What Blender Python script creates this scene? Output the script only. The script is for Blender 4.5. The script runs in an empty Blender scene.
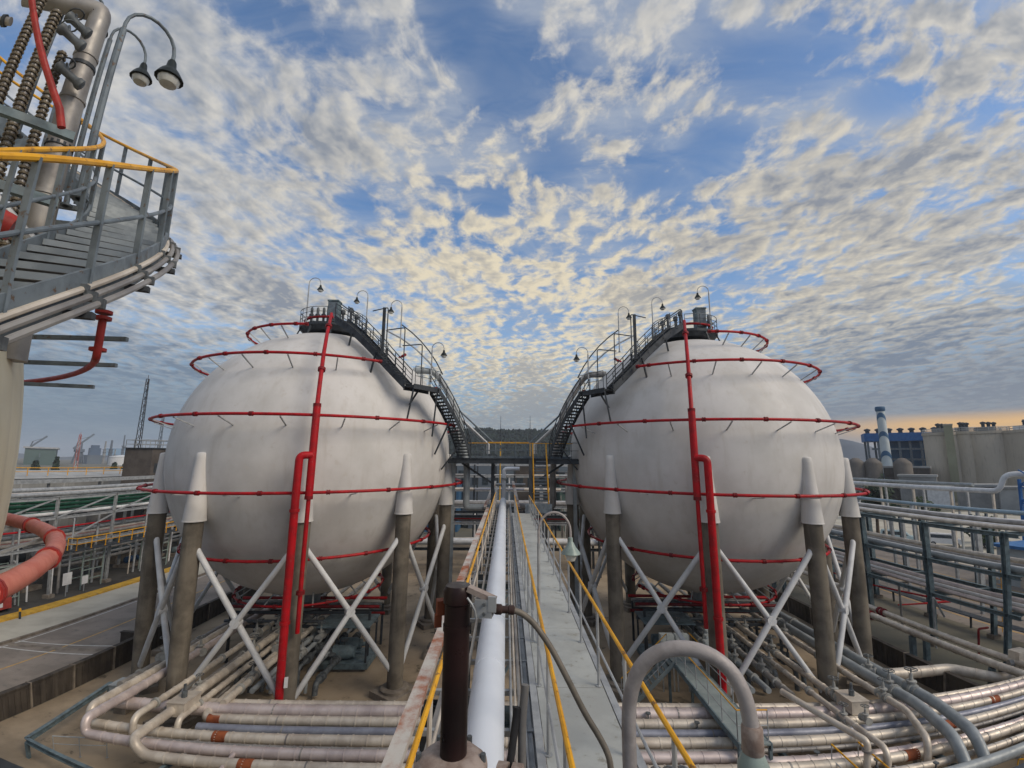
import bpy, math, random
from mathutils import Vector, Matrix
S = bpy.context.scene
R = math.radians

# ---------------------------------------------------------------- camera, sky, sun, exposure
cam_d = bpy.data.cameras.new('camera'); cam = bpy.data.objects.new('camera', cam_d)
S.collection.objects.link(cam); S.camera = cam
cam_d.type = 'PANO'                                  # a phone's ultra-wide lens: about 120 degrees corner to corner, slightly barrel
cam_d.panorama_type = 'FISHEYE_LENS_POLYNOMIAL'
cam_d.sensor_fit = 'HORIZONTAL'; cam_d.sensor_width = 36.0; cam_d.sensor_height = 27.0
cam_d.fisheye_fov = R(179)
cam_d.fisheye_polynomial_k0 = 0.0
cam_d.fisheye_polynomial_k1 = -0.06642606
cam_d.fisheye_polynomial_k2 = 0.00019815
cam_d.fisheye_polynomial_k3 = 9.941062e-05
cam_d.fisheye_polynomial_k4 = -3.09779e-06
cam_d.clip_start = 0.05; cam_d.clip_end = 6000
pt, ro = 0.16941, 0.00759
right = Vector((math.cos(ro), -math.sin(ro)*math.sin(pt), math.sin(ro)*math.cos(pt)))
up = Vector((-math.sin(ro), -math.cos(ro)*math.sin(pt), math.cos(ro)*math.cos(pt)))
fwd = Vector((0, math.cos(pt), math.sin(pt)))
M = Matrix.Identity(4)
for i in range(3): M[i][0], M[i][1], M[i][2] = right[i], up[i], -fwd[i]
M[2][3] = 13.0
cam.matrix_world = M

SUN_AZ, SUN_EL = 120.0, 38.0                          # degrees clockwise from +Y
W = bpy.data.worlds.new('World'); S.world = W; W.use_nodes = True
NT = W.node_tree; NT.nodes.clear()
def N(t, **k):
    n = NT.nodes.new(t)
    for a, b in k.items(): setattr(n, a, b)
    return n
def L(a, b): NT.links.new(a, b)
def val(sock, x):
    if hasattr(x, 'is_linked') or isinstance(x, bpy.types.NodeSocket): L(x, sock)
    else: sock.default_value = x
def mth(op, a, b=None, c=None, clamp=False):
    n = N('ShaderNodeMath', operation=op, use_clamp=clamp); val(n.inputs[0], a)
    if b is not None: val(n.inputs[1], b)
    if c is not None: val(n.inputs[2], c)
    return n.outputs[0]
def vmth(op, a, b=None, out=0):
    n = N('ShaderNodeVectorMath', operation=op); val(n.inputs[0], a)
    if b is not None: val(n.inputs[1], b)
    return n.outputs[out]
def mixc(f, a, b):
    n = N('ShaderNodeMix', data_type='RGBA'); val(n.inputs[0], f); val(n.inputs[6], a); val(n.inputs[7], b); return n.outputs[2]
def sstep(x, a, b):
    n = N('ShaderNodeMapRange', interpolation_type='SMOOTHSTEP'); val(n.inputs[0], x); val(n.inputs[1], a); val(n.inputs[2], b); return n.outputs[0]
def noise(vec, sc, det, rough=.55, dist=0.0, lac=2.0):
    n = N('ShaderNodeTexNoise', noise_dimensions='3D'); L(vec, n.inputs['Vector'])
    n.inputs['Scale'].default_value = sc; n.inputs['Detail'].default_value = det; n.inputs['Roughness'].default_value = rough
    n.inputs['Distortion'].default_value = dist; n.inputs['Lacunarity'].default_value = lac
    return n.outputs[0]
sky = N('ShaderNodeTexSky', sky_type='NISHITA', sun_disc=False)
sky.sun_elevation = R(SUN_EL); sky.sun_rotation = R(SUN_AZ); sky.altitude = 20; sky.air_density = 1.0; sky.dust_density = 1.2; sky.ozone_density = 2.2
tc = N('ShaderNodeTexCoord'); dirv = vmth('NORMALIZE', tc.outputs['Generated'])
sp = N('ShaderNodeSeparateXYZ'); L(dirv, sp.inputs[0]); dx, dy, dz = sp.outputs
zc = mth('ADD', mth('MAXIMUM', dz, 0.0), 0.045)       # the cloud deck is a level sheet that curves down to the horizon
cb = N('ShaderNodeCombineXYZ'); L(mth('DIVIDE', dx, zc), cb.inputs[0]); L(mth('DIVIDE', dy, zc), cb.inputs[1])
plane = cb.outputs[0]
def mapped(rot, sx, sy, off=(0, 0, 0)):
    n = N('ShaderNodeMapping'); L(plane, n.inputs['Vector']); n.inputs['Rotation'].default_value = (0, 0, R(rot))
    n.inputs['Scale'].default_value = (sx, sy, 1); n.inputs['Location'].default_value = off; return n.outputs[0]
def blob(cx, cy, rx, ry, rot=0.0):                    # a soft patch of the cloud sheet, in sheet units (height = 1)
    v = vmth('SUBTRACT', plane, (cx, cy, 0.0))
    n = N('ShaderNodeMapping'); L(v, n.inputs['Vector']); n.vector_type = 'POINT'
    n.inputs['Rotation'].default_value = (0, 0, R(-rot))
    s2 = vmth('DIVIDE', n.outputs[0], (rx, ry, 1.0))
    d = vmth('LENGTH', s2, out=1)
    return sstep(d, 1.0, 0.15)
OPEN = [(.64, .90, .30, .17, 8), (.60, 1.18, .17, .20, 0), (-.03, .95, .15, .20, -10), (-.12, .80, .14, .16, 0), (.47, 1.32, .16, .16, 0), (.12, 1.24, .16, .15, 0), (-.06, 1.46, .14, .12, 0), (-1.22, .74, .2, .18, 0), (-.52, .80, .22, .1, 20), (.95, .99, .2, .1, 20), (-.55, 1.48, .14, .2, 30)]
SHUT = [(.28, .92, .15, .24, 30), (1.10, .78, .22, .22, 0), (1.0, 1.34, .42, .18, 12), (1.35, 1.18, .35, .2, 0), (-.92, .90, .35, .26, 0), (-.50, 1.16, .22, .2, 0), (-1.2, 1.4, .6, .4, 20), (-1.6, 2.2, .9, .6, 0), (.30, 1.40, .07, .09, 0), (1.6, 1.8, 1.0, .5, 30), (.75, 1.72, .4, .2, 25), (-.30, 1.95, .5, .25, 10), (2.2, 2.6, 1.2, .9, 20), (.4, 2.2, .8, .4, 10)]
def joined(bl):
    o = None
    for b in bl: s = blob(*b); o = s if o is None else mth('MAXIMUM', o, s)
    return o
opn, thk = joined(OPEN), joined(SHUT)
warp = N('ShaderNodeTexNoise', noise_dimensions='3D'); L(plane, warp.inputs['Vector']); warp.inputs['Scale'].default_value = 2.2; warp.inputs['Detail'].default_value = 3
wv = vmth('SCALE', vmth('SUBTRACT', warp.outputs['Color'], (.5, .5, .5))); wv.node.inputs['Scale'].default_value = .16
zc2 = mth('ADD', mth('MAXIMUM', dz, 0.0), 0.105); cb2 = N('ShaderNodeCombineXYZ'); L(mth('DIVIDE', dx, zc2), cb2.inputs[0]); L(mth('DIVIDE', dy, zc2), cb2.inputs[1])   # the sheet's fine texture: a curved sky, so cells do not shrink without end
pw = vmth('ADD', cb2.outputs[0], wv)
def nmap(rot, sx, sy, off=(0, 0, 0)):
    n = N('ShaderNodeMapping'); L(pw, n.inputs['Vector']); n.inputs['Rotation'].default_value = (0, 0, R(rot)); n.inputs['Scale'].default_value = (sx, sy, 1); n.inputs['Location'].default_value = off; return n.outputs[0]
cells = noise(nmap(28, 1.0, .84, (7.3, 2.2, 0)), 12.0, 5, .58, .1)
cells2 = noise(nmap(28, 1.0, .84, (7.3+.016, 2.2+.020, 0)), 12.0, 3, .58, .1)     # the same sheet a little towards the light: gives the lumps a lit and a shaded side
big = noise(nmap(25, 1.1, .6, (3.1, .4, 0)), 1.5, 3, .5)
veil_n = noise(nmap(-35, .5, 1.6, (2.0, 5.0, 0)), 3.2, 5, .62, .6)
rip = noise(nmap(62, 2.2, .55, (1.0, 3.0, 0)), 7.0, 3, .5)
low = sstep(dz, .42, .10)                              # seen edge-on towards the horizon the sheet closes up
cov = mth('SUBTRACT', mth('ADD', mth('MULTIPLY', mth('SUBTRACT', big, .5), .55), mth('MULTIPLY', thk, .13)), mth('MULTIPLY', opn, .27))
cov = mth('ADD', cov, mth('MULTIPLY', low, .10))
body = mth('ADD', mth('ADD', mth('SUBTRACT', cells, .5), cov), mth('MULTIPLY', mth('SUBTRACT', rip, .5), .22))
leftf = sstep(mth('ADD', dx, mth('MULTIPLY', big, .25)), .10, -.35)
alpha = sstep(body, mth('SUBTRACT', -.11, mth('MULTIPLY', leftf, .11)), mth('ADD', .14, mth('MULTIPLY', leftf, .06)))
thick = sstep(body, .02, .27)
emb = mth('MULTIPLY', mth('SUBTRACT', cells, cells2), 2.7)
warm = vmth('DOT_PRODUCT', dirv, (0.20, 0.93, 0.30), out=1)
warmf = mth('MULTIPLY', sstep(warm, .45, 1.0), sstep(dz, .95, .35))
lit = mixc(warmf, (.70, .69, .67, 1), (.80, .715, .55, 1))
grey = mixc(sstep(dz, .36, .10), mixc(warmf, (.285, .325, .39, 1), (.30, .315, .35, 1)), (.155, .215, .315, 1))
shade = mth('ADD', mth('SUBTRACT', .22, emb), mth('MULTIPLY', thick, .46), clamp=True)
shade = mth('ADD', shade, mth('MULTIPLY', sstep(big, .44, .70), .30), clamp=True)
shade = mth('ADD', shade, mth('MULTIPLY', sstep(dz, .30, .10), .46), clamp=True)
glow = mth('MULTIPLY', sstep(vmth('DOT_PRODUCT', dirv, (-.02, .955, .295), out=1), .90, .995), .34)
shade = mth('SUBTRACT', shade, glow, clamp=True)
ccol = mixc(shade, mixc(mth('MULTIPLY', glow, 2.0, clamp=True), lit, (.90, .785, .56, 1)), grey)
hs = N('ShaderNodeHueSaturation'); L(sky.outputs[0], hs.inputs['Color']); hs.inputs['Saturation'].default_value = 1.12; hs.inputs['Value'].default_value = 0.175
veil = mth('MULTIPLY', sstep(veil_n, .34, .72), mth('SUBTRACT', mth('ADD', .70, mth('MULTIPLY', leftf, .25)), mth('MULTIPLY', opn, .55)))
veil = mth('MAXIMUM', veil, mth('MULTIPLY', low, .55))
base = mixc(veil, hs.outputs[0], mixc(low, (.50, .54, .60, 1), (.20, .27, .37, 1)))
col = mixc(mth('MULTIPLY', alpha, .95), base, ccol)
hazef = sstep(mth('SUBTRACT', dz, mth('MULTIPLY', mth('ABSOLUTE', dx), .13)), .20, -.04)
col = mixc(mth('MULTIPLY', hazef, .86), col, mixc(sstep(dx, -.1, .8), (.205, .275, .355, 1), (.27, .30, .35, 1)))
# the gap below the cloud deck where the evening light comes through
gapd = vmth('DOT_PRODUCT', dirv, (0.80, 0.60, 0.0), out=1)
stri = noise(mapped(0, .02, .06), 5.0, 3)
gapf = mth('MULTIPLY', sstep(gapd, .93, .992), mth('MULTIPLY', sstep(mth('ADD', dz, mth('MULTIPLY', stri, .03)), .098, .072), sstep(dz, .02, .062)))
col = mixc(mth('MULTIPLY', gapf, .92), col, (.98, .58, .20, 1))
bg = N('ShaderNodeBackground'); L(col, bg.inputs[0]); bg.inputs[1].default_value = 0.86
wo = N('ShaderNodeOutputWorld'); L(bg.outputs[0], wo.inputs[0])

sun_d = bpy.data.lights.new('sun', 'SUN'); sun_d.energy = 2.0; sun_d.angle = R(30); sun_d.color = (1, .86, .68)
sun = bpy.data.objects.new('sun', sun_d); S.collection.objects.link(sun)
a, e = R(SUN_AZ), R(SUN_EL)
sun.rotation_euler = Vector((math.sin(a)*math.cos(e), math.cos(a)*math.cos(e), math.sin(e))).to_track_quat('Z', 'Y').to_euler()
sun.location = (30, -30, 60)
S.view_settings.view_transform = 'Standard'; S.view_settings.look = 'None'; S.view_settings.exposure = 0.12; S.view_settings.gamma = 1.0
S.view_settings.use_curve_mapping = False
S.cycles.use_denoising = True
S.cycles.max_bounces = 5; S.cycles.diffuse_bounces = 3; S.cycles.glossy_bounces = 2; S.cycles.transmission_bounces = 2
S.cycles.sample_clamp_indirect = 4.0
# ---------------------------------------------------------------- materials
MATS = {}
def mat(name, a, b=None, rough=.6, metal=0.0, scale=1.5, bump=0.0, streak=0.0, streakcol=None, detail=5, lo=.38, hi=.64, spots=0.0, spotcol=None, coat=0.0):
    """Two tones mixed by world-space noise, optional vertical run-down streaks, spots of wear, fine relief."""
    if name in MATS: return MATS[name]
    m = bpy.data.materials.new(name); m.use_nodes = True; nt = m.node_tree; nd = nt.nodes; lk = nt.links.new
    p = nd['Principled BSDF']; p.inputs['Roughness'].default_value = rough; p.inputs['Metallic'].default_value = metal; p.inputs['Specular IOR Level'].default_value = .5 if metal > .2 or rough < .3 else .22
    if b is None: b = tuple(min(1, x*.8) for x in a)
    geo = nd.new('ShaderNodeNewGeometry')
    def nz(sc, stretch=(1, 1, 1), det=detail, ro=.6):
        mp = nd.new('ShaderNodeMapping'); mp.inputs['Scale'].default_value = stretch; lk(geo.outputs['Position'], mp.inputs['Vector'])
        n = nd.new('ShaderNodeTexNoise'); n.inputs['Scale'].default_value = sc; n.inputs['Detail'].default_value = det; n.inputs['Roughness'].default_value = ro
        lk(mp.outputs[0], n.inputs['Vector']); return n.outputs[0]
    def ramp(s, x0, x1):
        r = nd.new('ShaderNodeMapRange'); r.interpolation_type = 'SMOOTHSTEP'; lk(s, r.inputs[0]); r.inputs[1].default_value = x0; r.inputs[2].default_value = x1; return r.outputs[0]
    def mix(f, c0, c1):
        n = nd.new('ShaderNodeMix'); n.data_type = 'RGBA'
        if isinstance(f, float): n.inputs[0].default_value = f
        else: lk(f, n.inputs[0])
        for i, c in ((6, c0), (7, c1)):
            if isinstance(c, tuple): n.inputs[i].default_value = (*c[:3], 1)
            else: lk(c, n.inputs[i])
        return n.outputs[2]
    n1 = nz(scale); col = mix(ramp(n1, lo, hi), a, b)
    if streak:
        s = ramp(nz(2.2, (1, 1, .12)), .50, .75); mu = nd.new('ShaderNodeMath'); mu.operation = 'MULTIPLY'; lk(s, mu.inputs[0]); mu.inputs[1].default_value = streak
        col = mix(mu.outputs[0], col, streakcol or tuple(x*.45 for x in a))
    if spots:
        s = ramp(nz(scale*4.0, det=6, ro=.7), .60-.1*spots, .66); col = mix(s, col, spotcol)
    lk(col, p.inputs['Base Color'])
    rr = nd.new('ShaderNodeMapRange'); lk(nz(scale*3.1), rr.inputs[0]); rr.inputs[1].default_value = .3; rr.inputs[2].default_value = .7
    rr.inputs[3].default_value = max(.05, rough-.12); rr.inputs[4].default_value = min(1, rough+.12); lk(rr.outputs[0], p.inputs['Roughness'])
    if bump:
        bp = nd.new('ShaderNodeBump'); bp.inputs['Strength'].default_value = bump; bp.inputs['Distance'].default_value = .02
        lk(nz(scale*8, det=6), bp.inputs['Height']); lk(bp.outputs[0], p.inputs['Normal'])
    MATS[name] = m; return m
m_shell = mat('tank_paint', (.60, .595, .585), (.505, .50, .485), .55, scale=.45, streak=.5, streakcol=(.44, .42, .385), lo=.34, hi=.68, detail=10, spots=.03, spotcol=(.53, .515, .49))
m_cream = mat('cream_tank_paint', (.80, .74, .56), (.72, .65, .47), .5, scale=.6, streak=.4, streakcol=(.45, .40, .30))
m_hood = mat('white_sleeve', (.66, .655, .64), (.56, .55, .53), .5, scale=1.2, streak=.35, streakcol=(.42, .40, .36))
m_conc = mat('fireproof_concrete', (.165, .146, .118), (.098, .087, .071), .85, scale=.9, streak=.55, streakcol=(.225, .205, .17), bump=.35)
m_plinth = mat('plinth_concrete', (.23, .20, .165), (.14, .12, .10), .9, scale=1.4, bump=.4)
m_white = mat('white_paint', (.66, .67, .68), (.54, .55, .56), .45, scale=1.5, streak=.15)
m_brace = mat('grey_white_brace', (.60, .62, .635), (.50, .515, .53), .45, scale=1.2, streak=.15)
m_red = mat('red_paint', (.40, .007, .013), (.27, .009, .013), .45, scale=2.0, spots=.05, spotcol=(.36, .06, .055))
m_reddk = mat('dark_red_fitting', (.20, .010, .014), (.12, .008, .010), .5, scale=4.0)
m_salmon = mat('faded_red_paint', (.58, .20, .145), (.50, .145, .105), .5, scale=3.0, streak=.2)
m_salmon2 = mat('faded_red_fitting', (.36, .04, .035), (.24, .028, .024), .5, scale=4.0)
m_steel = mat('galvanised_steel', (.40, .42, .43), (.29, .305, .32), .5, .35, scale=3.0)
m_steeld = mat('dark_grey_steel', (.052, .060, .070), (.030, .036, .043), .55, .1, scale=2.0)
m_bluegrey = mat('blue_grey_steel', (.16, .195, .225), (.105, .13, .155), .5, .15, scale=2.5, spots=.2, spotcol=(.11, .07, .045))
m_nosing = mat('pale_nosing', (.25, .285, .31), (.18, .21, .235), .5, .2, scale=3.0)  # blue grey nosing strips, paler than the dark treads
m_teal = mat('teal_grey_steel', (.145, .20, .225), (.09, .125, .145), .55, .1, scale=2.5, streak=.3, streakcol=(.12, .085, .06))
m_deck = mat('deck_plate', (.42, .44, .425), (.34, .355, .345), .6, .15, scale=1.1, streak=0, spots=.35, spotcol=(.28, .28, .25), bump=.06)
m_yellow = mat('yellow_paint', (.70, .36, .018), (.56, .27, .016), .45, scale=2.0, spots=.25, spotcol=(.22, .11, .03))
m_yellow2 = mat('kerb_yellow', (.60, .36, .05), (.46, .27, .04), .8, scale=1.0, spots=.3, spotcol=(.25, .20, .12))
m_clad = mat('pipe_cladding', (.62, .565, .485), (.45, .40, .34), .48, .25, scale=1.3, streak=.25, streakcol=(.26, .21, .17))
m_clad2 = mat('pink_grey_cladding', (.60, .525, .505), (.45, .385, .38), .42, .3, scale=1.0, streak=.2)
m_clad3 = mat('dull_cladding', (.30, .29, .275), (.20, .19, .185), .5, .3, scale=1.6, streak=.3)
m_bluepipe = mat('blue_grey_pipe', (.27, .29, .35), (.20, .215, .27), .4, .2, scale=1.5)
m_greypipe = mat('grey_pipe_paint', (.30, .33, .345), (.23, .255, .27), .42, .1, scale=1.5, streak=.2)
m_wpipe = mat('white_pipe_paint', (.66, .71, .78), (.60, .65, .72), .38, scale=.8)
m_rust = mat('rusty_white_paint', (.56, .54, .50), (.46, .43, .39), .6, scale=.24, spots=1.75, spotcol=(.33, .085, .022), bump=.2)
m_rustband = mat('rust_wrap', (.30, .085, .032), (.17, .045, .02), .7, scale=3)
m_black = mat('black_pipe_coat', (.012, .008, .008), (.022, .011, .011), .36, scale=3.0)
m_rustpink = mat('weathered_flange', (.33, .275, .245), (.22, .165, .14), .6, .1, scale=14.0, bump=.2)
m_stud = mat('stud_ring_metal', (.165, .14, .10), (.085, .072, .055), .6, .2, scale=14.0)
m_green = mat('green_pipe_paint', (.022, .115, .065), (.016, .075, .045), .5, scale=2.0)
m_ltgreen = mat('grey_green_paint', (.26, .33, .30), (.20, .25, .23), .5, scale=2.0)
m_valve = mat('valve_body_paint', (.115, .13, .14), (.065, .072, .08), .5, .1, scale=5.0)
m_valve2 = mat('light_valve_paint', (.36, .37, .355), (.26, .26, .25), .5, .15, scale=5.0)
m_teal_lit = mat('teal_deck_toplit', (.27, .315, .315), (.21, .25, .25), .6, .1, scale=1.4)  # lighter copy of the teal steel: light from above put into the colour
m_box = mat('light_grey_box', (.50, .55, .55), (.42, .46, .465), .5, .05, scale=2.0)
m_glassl = mat('lamp_globe', (.55, .56, .53), (.46, .47, .44), .18, scale=3.0)
m_lampd = mat('lamp_shade_enamel', (.020, .026, .026), (.012, .016, .016), .4, .1, scale=4.0)
m_lampg = mat('grey_green_lamp_enamel', (.27, .335, .315), (.21, .265, .25), .35, .05, scale=5.0)
m_conduit = mat('coated_conduit', (.22, .215, .205), (.155, .15, .145), .45, .1, scale=6.0, bump=.08)
m_cable = mat('black_cable', (.02, .02, .022), (.03, .03, .032), .5, scale=5)
m_asph = mat('asphalt', (.25, .218, .19), (.18, .158, .138), .9, scale=.35, bump=.25, spots=.2, spotcol=(.16, .15, .135), detail=8)
m_yard = mat('yard_concrete', (.36, .288, .205), (.215, .172, .122), .9, scale=.20, bump=.25, spots=.2, spotcol=(.12, .10, .075), detail=8)
m_pave = mat('pale_paving', (.46, .44, .375), (.37, .35, .295), .85, scale=.3, bump=.15, detail=7)
m_ground = mat('far_ground', (.17, .16, .13), (.11, .11, .085), .95, scale=.03, bump=.1, detail=8)
m_bund = mat('dark_bund_wall', (.065, .055, .046), (.036, .031, .027), .85, scale=.8, streak=.5, streakcol=(.12, .105, .088))
m_line = mat('white_marking', (.52, .52, .50), (.40, .40, .385), .8, scale=2.5)
m_yline = mat('yellow_marking', (.50, .31, .10), (.36, .24, .10), .8, scale=2.5)
m_brown = mat('brown_cladding', (.105, .092, .082), (.07, .06, .054), .7, scale=.4, streak=.4)

# ---------------------------------------------------------------- mesh helpers
COL = S.collection
def V3(p): return Vector(p)
class MB:
    def __init__(s): s.v = []; s.f = []
    def add(s, vs, fs):
        o = len(s.v); s.v += [tuple(v) for v in vs]; s.f += [tuple(i+o for i in f) for f in fs]; return s
    def box(s, c, d, rz=0.0, taper=1.0):
        hx, hy, hz = d[0]/2, d[1]/2, d[2]/2; cs, sn = math.cos(rz), math.sin(rz); vs = []
        for z in (-hz, hz):
            t = taper if z > 0 else 1.0
            for x, y in ((-hx, -hy), (hx, -hy), (hx, hy), (-hx, hy)): vs.append((c[0]+(x*cs-y*sn)*t, c[1]+(x*sn+y*cs)*t, c[2]+z))
        return s.add(vs, [(3, 2, 1, 0), (4, 5, 6, 7), (0, 1, 5, 4), (1, 2, 6, 5), (2, 3, 7, 6), (3, 0, 4, 7)])
    def beam(s, p0, p1, w, h, upv=(0, 0, 1)):
        p0, p1 = V3(p0), V3(p1); t = (p1-p0).normalized(); u = V3(upv)
        if abs(t.dot(u)) > .98: u = Vector((1, 0, 0))
        a = t.cross(u).normalized(); b = a.cross(t)
        vs = [p+a*x*w/2+b*y*h/2 for p in (p0, p1) for x, y in ((-1, -1), (1, -1), (1, 1), (-1, 1))]
        return s.add(vs, [(0, 1, 2, 3), (7, 6, 5, 4), (0, 4, 5, 1), (1, 5, 6, 2), (2, 6, 7, 3), (3, 7, 4, 0)])
    def ibeam(s, p0, p1, w, h, t=.03):
        p0, p1 = V3(p0), V3(p1); d = (p1-p0).normalized(); u = V3((0, 0, 1)) if abs(d.z) < .9 else V3((0, 1, 0)); up2 = d.cross(u).normalized().cross(d)
        for k in (-1, 1): s.beam(p0+up2*k*(h-t)/2, p1+up2*k*(h-t)/2, w, t, tuple(up2))
        return s.beam(p0, p1, t*.8, h-2*t, tuple(up2))
    def tube(s, path, r, n=10, closed=False, caps=True):
        P = [V3(p) for p in path]; m = len(P); rs = r if isinstance(r, (list, tuple)) else [r]*m
        fr = None; rings = []
        for i in range(m):
            if closed: t = (P[(i+1) % m]-P[i-1]).normalized()
            else: t = ((P[i+1]-P[i]) if i == 0 else (P[i]-P[i-1]) if i == m-1 else (P[i+1]-P[i]).normalized()+(P[i]-P[i-1]).normalized()).normalized()
            if fr is None: fr = t.orthogonal().normalized()
            fr = (fr-t*fr.dot(t))
            fr = fr.normalized() if fr.length > 1e-6 else t.orthogonal().normalized()
            b = t.cross(fr); k = 1.0
            if 0 < i < m-1 and not closed:
                c = (P[i+1]-P[i]).normalized().dot((P[i]-P[i-1]).normalized()); k = 1/max(.5, math.sqrt(max(0.0, (1+c)/2)))
            rings.append([P[i]+(fr*math.cos(2*math.pi*j/n)+b*math.sin(2*math.pi*j/n))*rs[i]*(1 if k < 1.05 else k) for j in range(n)])
        vs = [v for q in rings for v in q]; fs = []
        for i in range(m if closed else m-1):
            a, b2 = i*n, ((i+1) % m)*n
            for j in range(n): fs.append((a+j, a+(j+1) % n, b2+(j+1) % n, b2+j))
        if caps and not closed: fs.append(tuple(range(n-1, -1, -1))); fs.append(tuple((m-1)*n+j for j in range(n)))
        return s.add(vs, fs)
    def jacket(s, path, r, pitch=.9, ridge=.012, n=12):
        ridge *= 1.5
        """Clad pipe: the sheet jacket laps over itself in a small ridge at each joint."""
        P = [V3(p) for p in path]; out = []; rr = []
        for i in range(len(P)-1):
            a, b = P[i], P[i+1]; L_ = (b-a).length
            if i == 0: out.append(a); rr.append(r)
            if L_ > pitch*1.6:
                k = int(L_/pitch); d = (b-a)/L_
                for j in range(1, k):
                    q = a+d*(L_*j/k)
                    out += [q-d*.035, q-d*.025, q+d*.025, q+d*.035]; rr += [r, r+ridge, r+ridge, r]
            out.append(b); rr.append(r)
        return s.tube(out, rr, n)
    def lathe(s, prof, o=(0, 0, 0), n=16, axis=(0, 0, 1), capb=True, capt=True):
        ax = V3(axis).normalized(); a = ax.orthogonal().normalized() if abs(ax.z) < .999 else Vector((1, 0, 0)); b = ax.cross(a); o = V3(o)
        vs = [o+ax*z+(a*math.cos(2*math.pi*j/n)+b*math.sin(2*math.pi*j/n))*r for r, z in prof for j in range(n)]; fs = []
        for i in range(len(prof)-1):
            for j in range(n): fs.append((i*n+j, i*n+(j+1) % n, (i+1)*n+(j+1) % n, (i+1)*n+j))
        if capb: fs.append(tuple(range(n-1, -1, -1)))
        if capt: fs.append(tuple((len(prof)-1)*n+j for j in range(n)))
        return s.add(vs, fs)
    def ribbon(s, pts, w, h, offs=None):
        """Flat bar swept along pts, h tall (vertical) and w thick, standing on its lower edge."""
        P = [V3(p) for p in pts]; vs = []; fs = []
        for i, p in enumerate(P):
            t = (P[min(i+1, len(P)-1)]-P[max(i-1, 0)]); t.z = 0; t = t.normalized(); a = Vector((t.y, -t.x, 0))
            for x, z in ((-1, 0), (1, 0), (1, 1), (-1, 1)): vs.append(p+a*x*w/2+Vector((0, 0, z*h)))
        for i in range(len(P)-1):
            for j in range(4): fs.append((i*4+j, i*4+(j+1) % 4, i*4+4+(j+1) % 4, i*4+4+j))
        fs += [(3, 2, 1, 0), tuple(len(P)*4-4+j for j in range(4))]
        return s.add(vs, fs)
    def mesh(s, name, m, off=(0, 0, 0), smooth=True, ang=40):
        me = bpy.data.meshes.new(name); o = off
        me.from_pydata([(v[0]-o[0], v[1]-o[1], v[2]-o[2]) for v in s.v], [], s.f); me.materials.append(m)
        if smooth:
            me.polygons.foreach_set('use_smooth', [True]*len(me.polygons)); me.set_sharp_from_angle(angle=R(ang))
        return me
    def build(s, name, m, parent=None, smooth=True, ang=40):
        o = wloc(parent); ob = bpy.data.objects.new(name, s.mesh(name, m, o, smooth, ang)); COL.objects.link(ob); ob.parent = parent
        WL[ob] = V3(o); return ob
    def centre(s):
        xs, ys, zs = zip(*s.v); return ((min(xs)+max(xs))/2, (min(ys)+max(ys))/2, min(zs))
    def single(s, name, m, label, cat, group=None, kind=None, smooth=True, ang=40):
        o = s.centre(); ob = bpy.data.objects.new(name, s.mesh(name, m, o, smooth, ang)); COL.objects.link(ob); ob.location = o; WL[ob] = V3(o)
        tag(ob, label, cat, group, kind); return ob
WL = {}
def wloc(p): return Vector((0, 0, 0)) if p is None else WL[p]
def tag(o, label=None, cat=None, group=None, kind=None):
    for k, v in (('label', label), ('category', cat), ('group', group), ('kind', kind)):
        if v: o[k] = v
def thing(name, label, cat, loc=(0, 0, 0), group=None):
    o = bpy.data.objects.new(name, None); o.empty_display_size = .3; COL.objects.link(o); o.location = loc; WL[o] = V3(loc); tag(o, label, cat, group); return o
def inst(name, me, loc, parent=None, rz=0.0, scale=None):
    """A further piece that shares mesh data; loc in world metres."""
    ob = bpy.data.objects.new(name, me); COL.objects.link(ob); ob.parent = parent; ob.location = V3(loc)-wloc(parent); ob.rotation_euler = (0, 0, rz)
    if scale: ob.scale = scale
    WL[ob] = V3(loc); return ob
def copy_tree(o, loc, rz=0.0, scale=1.0, label=None, group=None):
    c = o.copy(); COL.objects.link(c); c.location = loc; c.rotation_euler = (0, 0, rz); c.scale = (scale,)*3; WL[c] = V3(loc)
    if label: c['label'] = label
    if group: c['group'] = group
    for ch in o.children:
        d = ch.copy(); COL.objects.link(d); d.parent = c
        for g in ch.children: e2 = g.copy(); COL.objects.link(e2); e2.parent = d
    return c
def structure(name, mb, m, smooth=False):
    ob = mb.build(name, m, None, smooth); ob['kind'] = 'structure'; return ob
def fil(pts, r, n=5):
    """Round the corners of a pipe run into bends."""
    P = [V3(p) for p in pts]; out = [P[0]]
    for i in range(1, len(P)-1):
        a, b = (P[i-1]-P[i]), (P[i+1]-P[i]); k = min(r, a.length*.48, b.length*.48); a.normalize(); b.normalize(); p0, p1 = P[i]+a*k, P[i]+b*k
        for j in range(n+1):
            t = j/n; out.append(p0*(1-t)**2+P[i]*2*t*(1-t)+p1*t*t)
    out.append(P[-1]); return out
def pol(C, r, phi, z): return Vector((C[0]+r*math.cos(R(phi)), C[1]+r*math.sin(R(phi)), z))
rnd = random.Random(7)
_POST = {}
def post_mesh(h, r, m, flat=False):
    k = (round(h, 2), r, m.name)
    if k not in _POST:
        mb = MB(); mb.lathe([(r*2.2, 0), (r*2.2, .015), (r, .016), (r, h)], n=8) if not flat else mb.box((0, 0, h/2), (r*2.4, r*.9, h)); _POST[k] = mb.mesh('post', m)
    return _POST[k]
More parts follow.
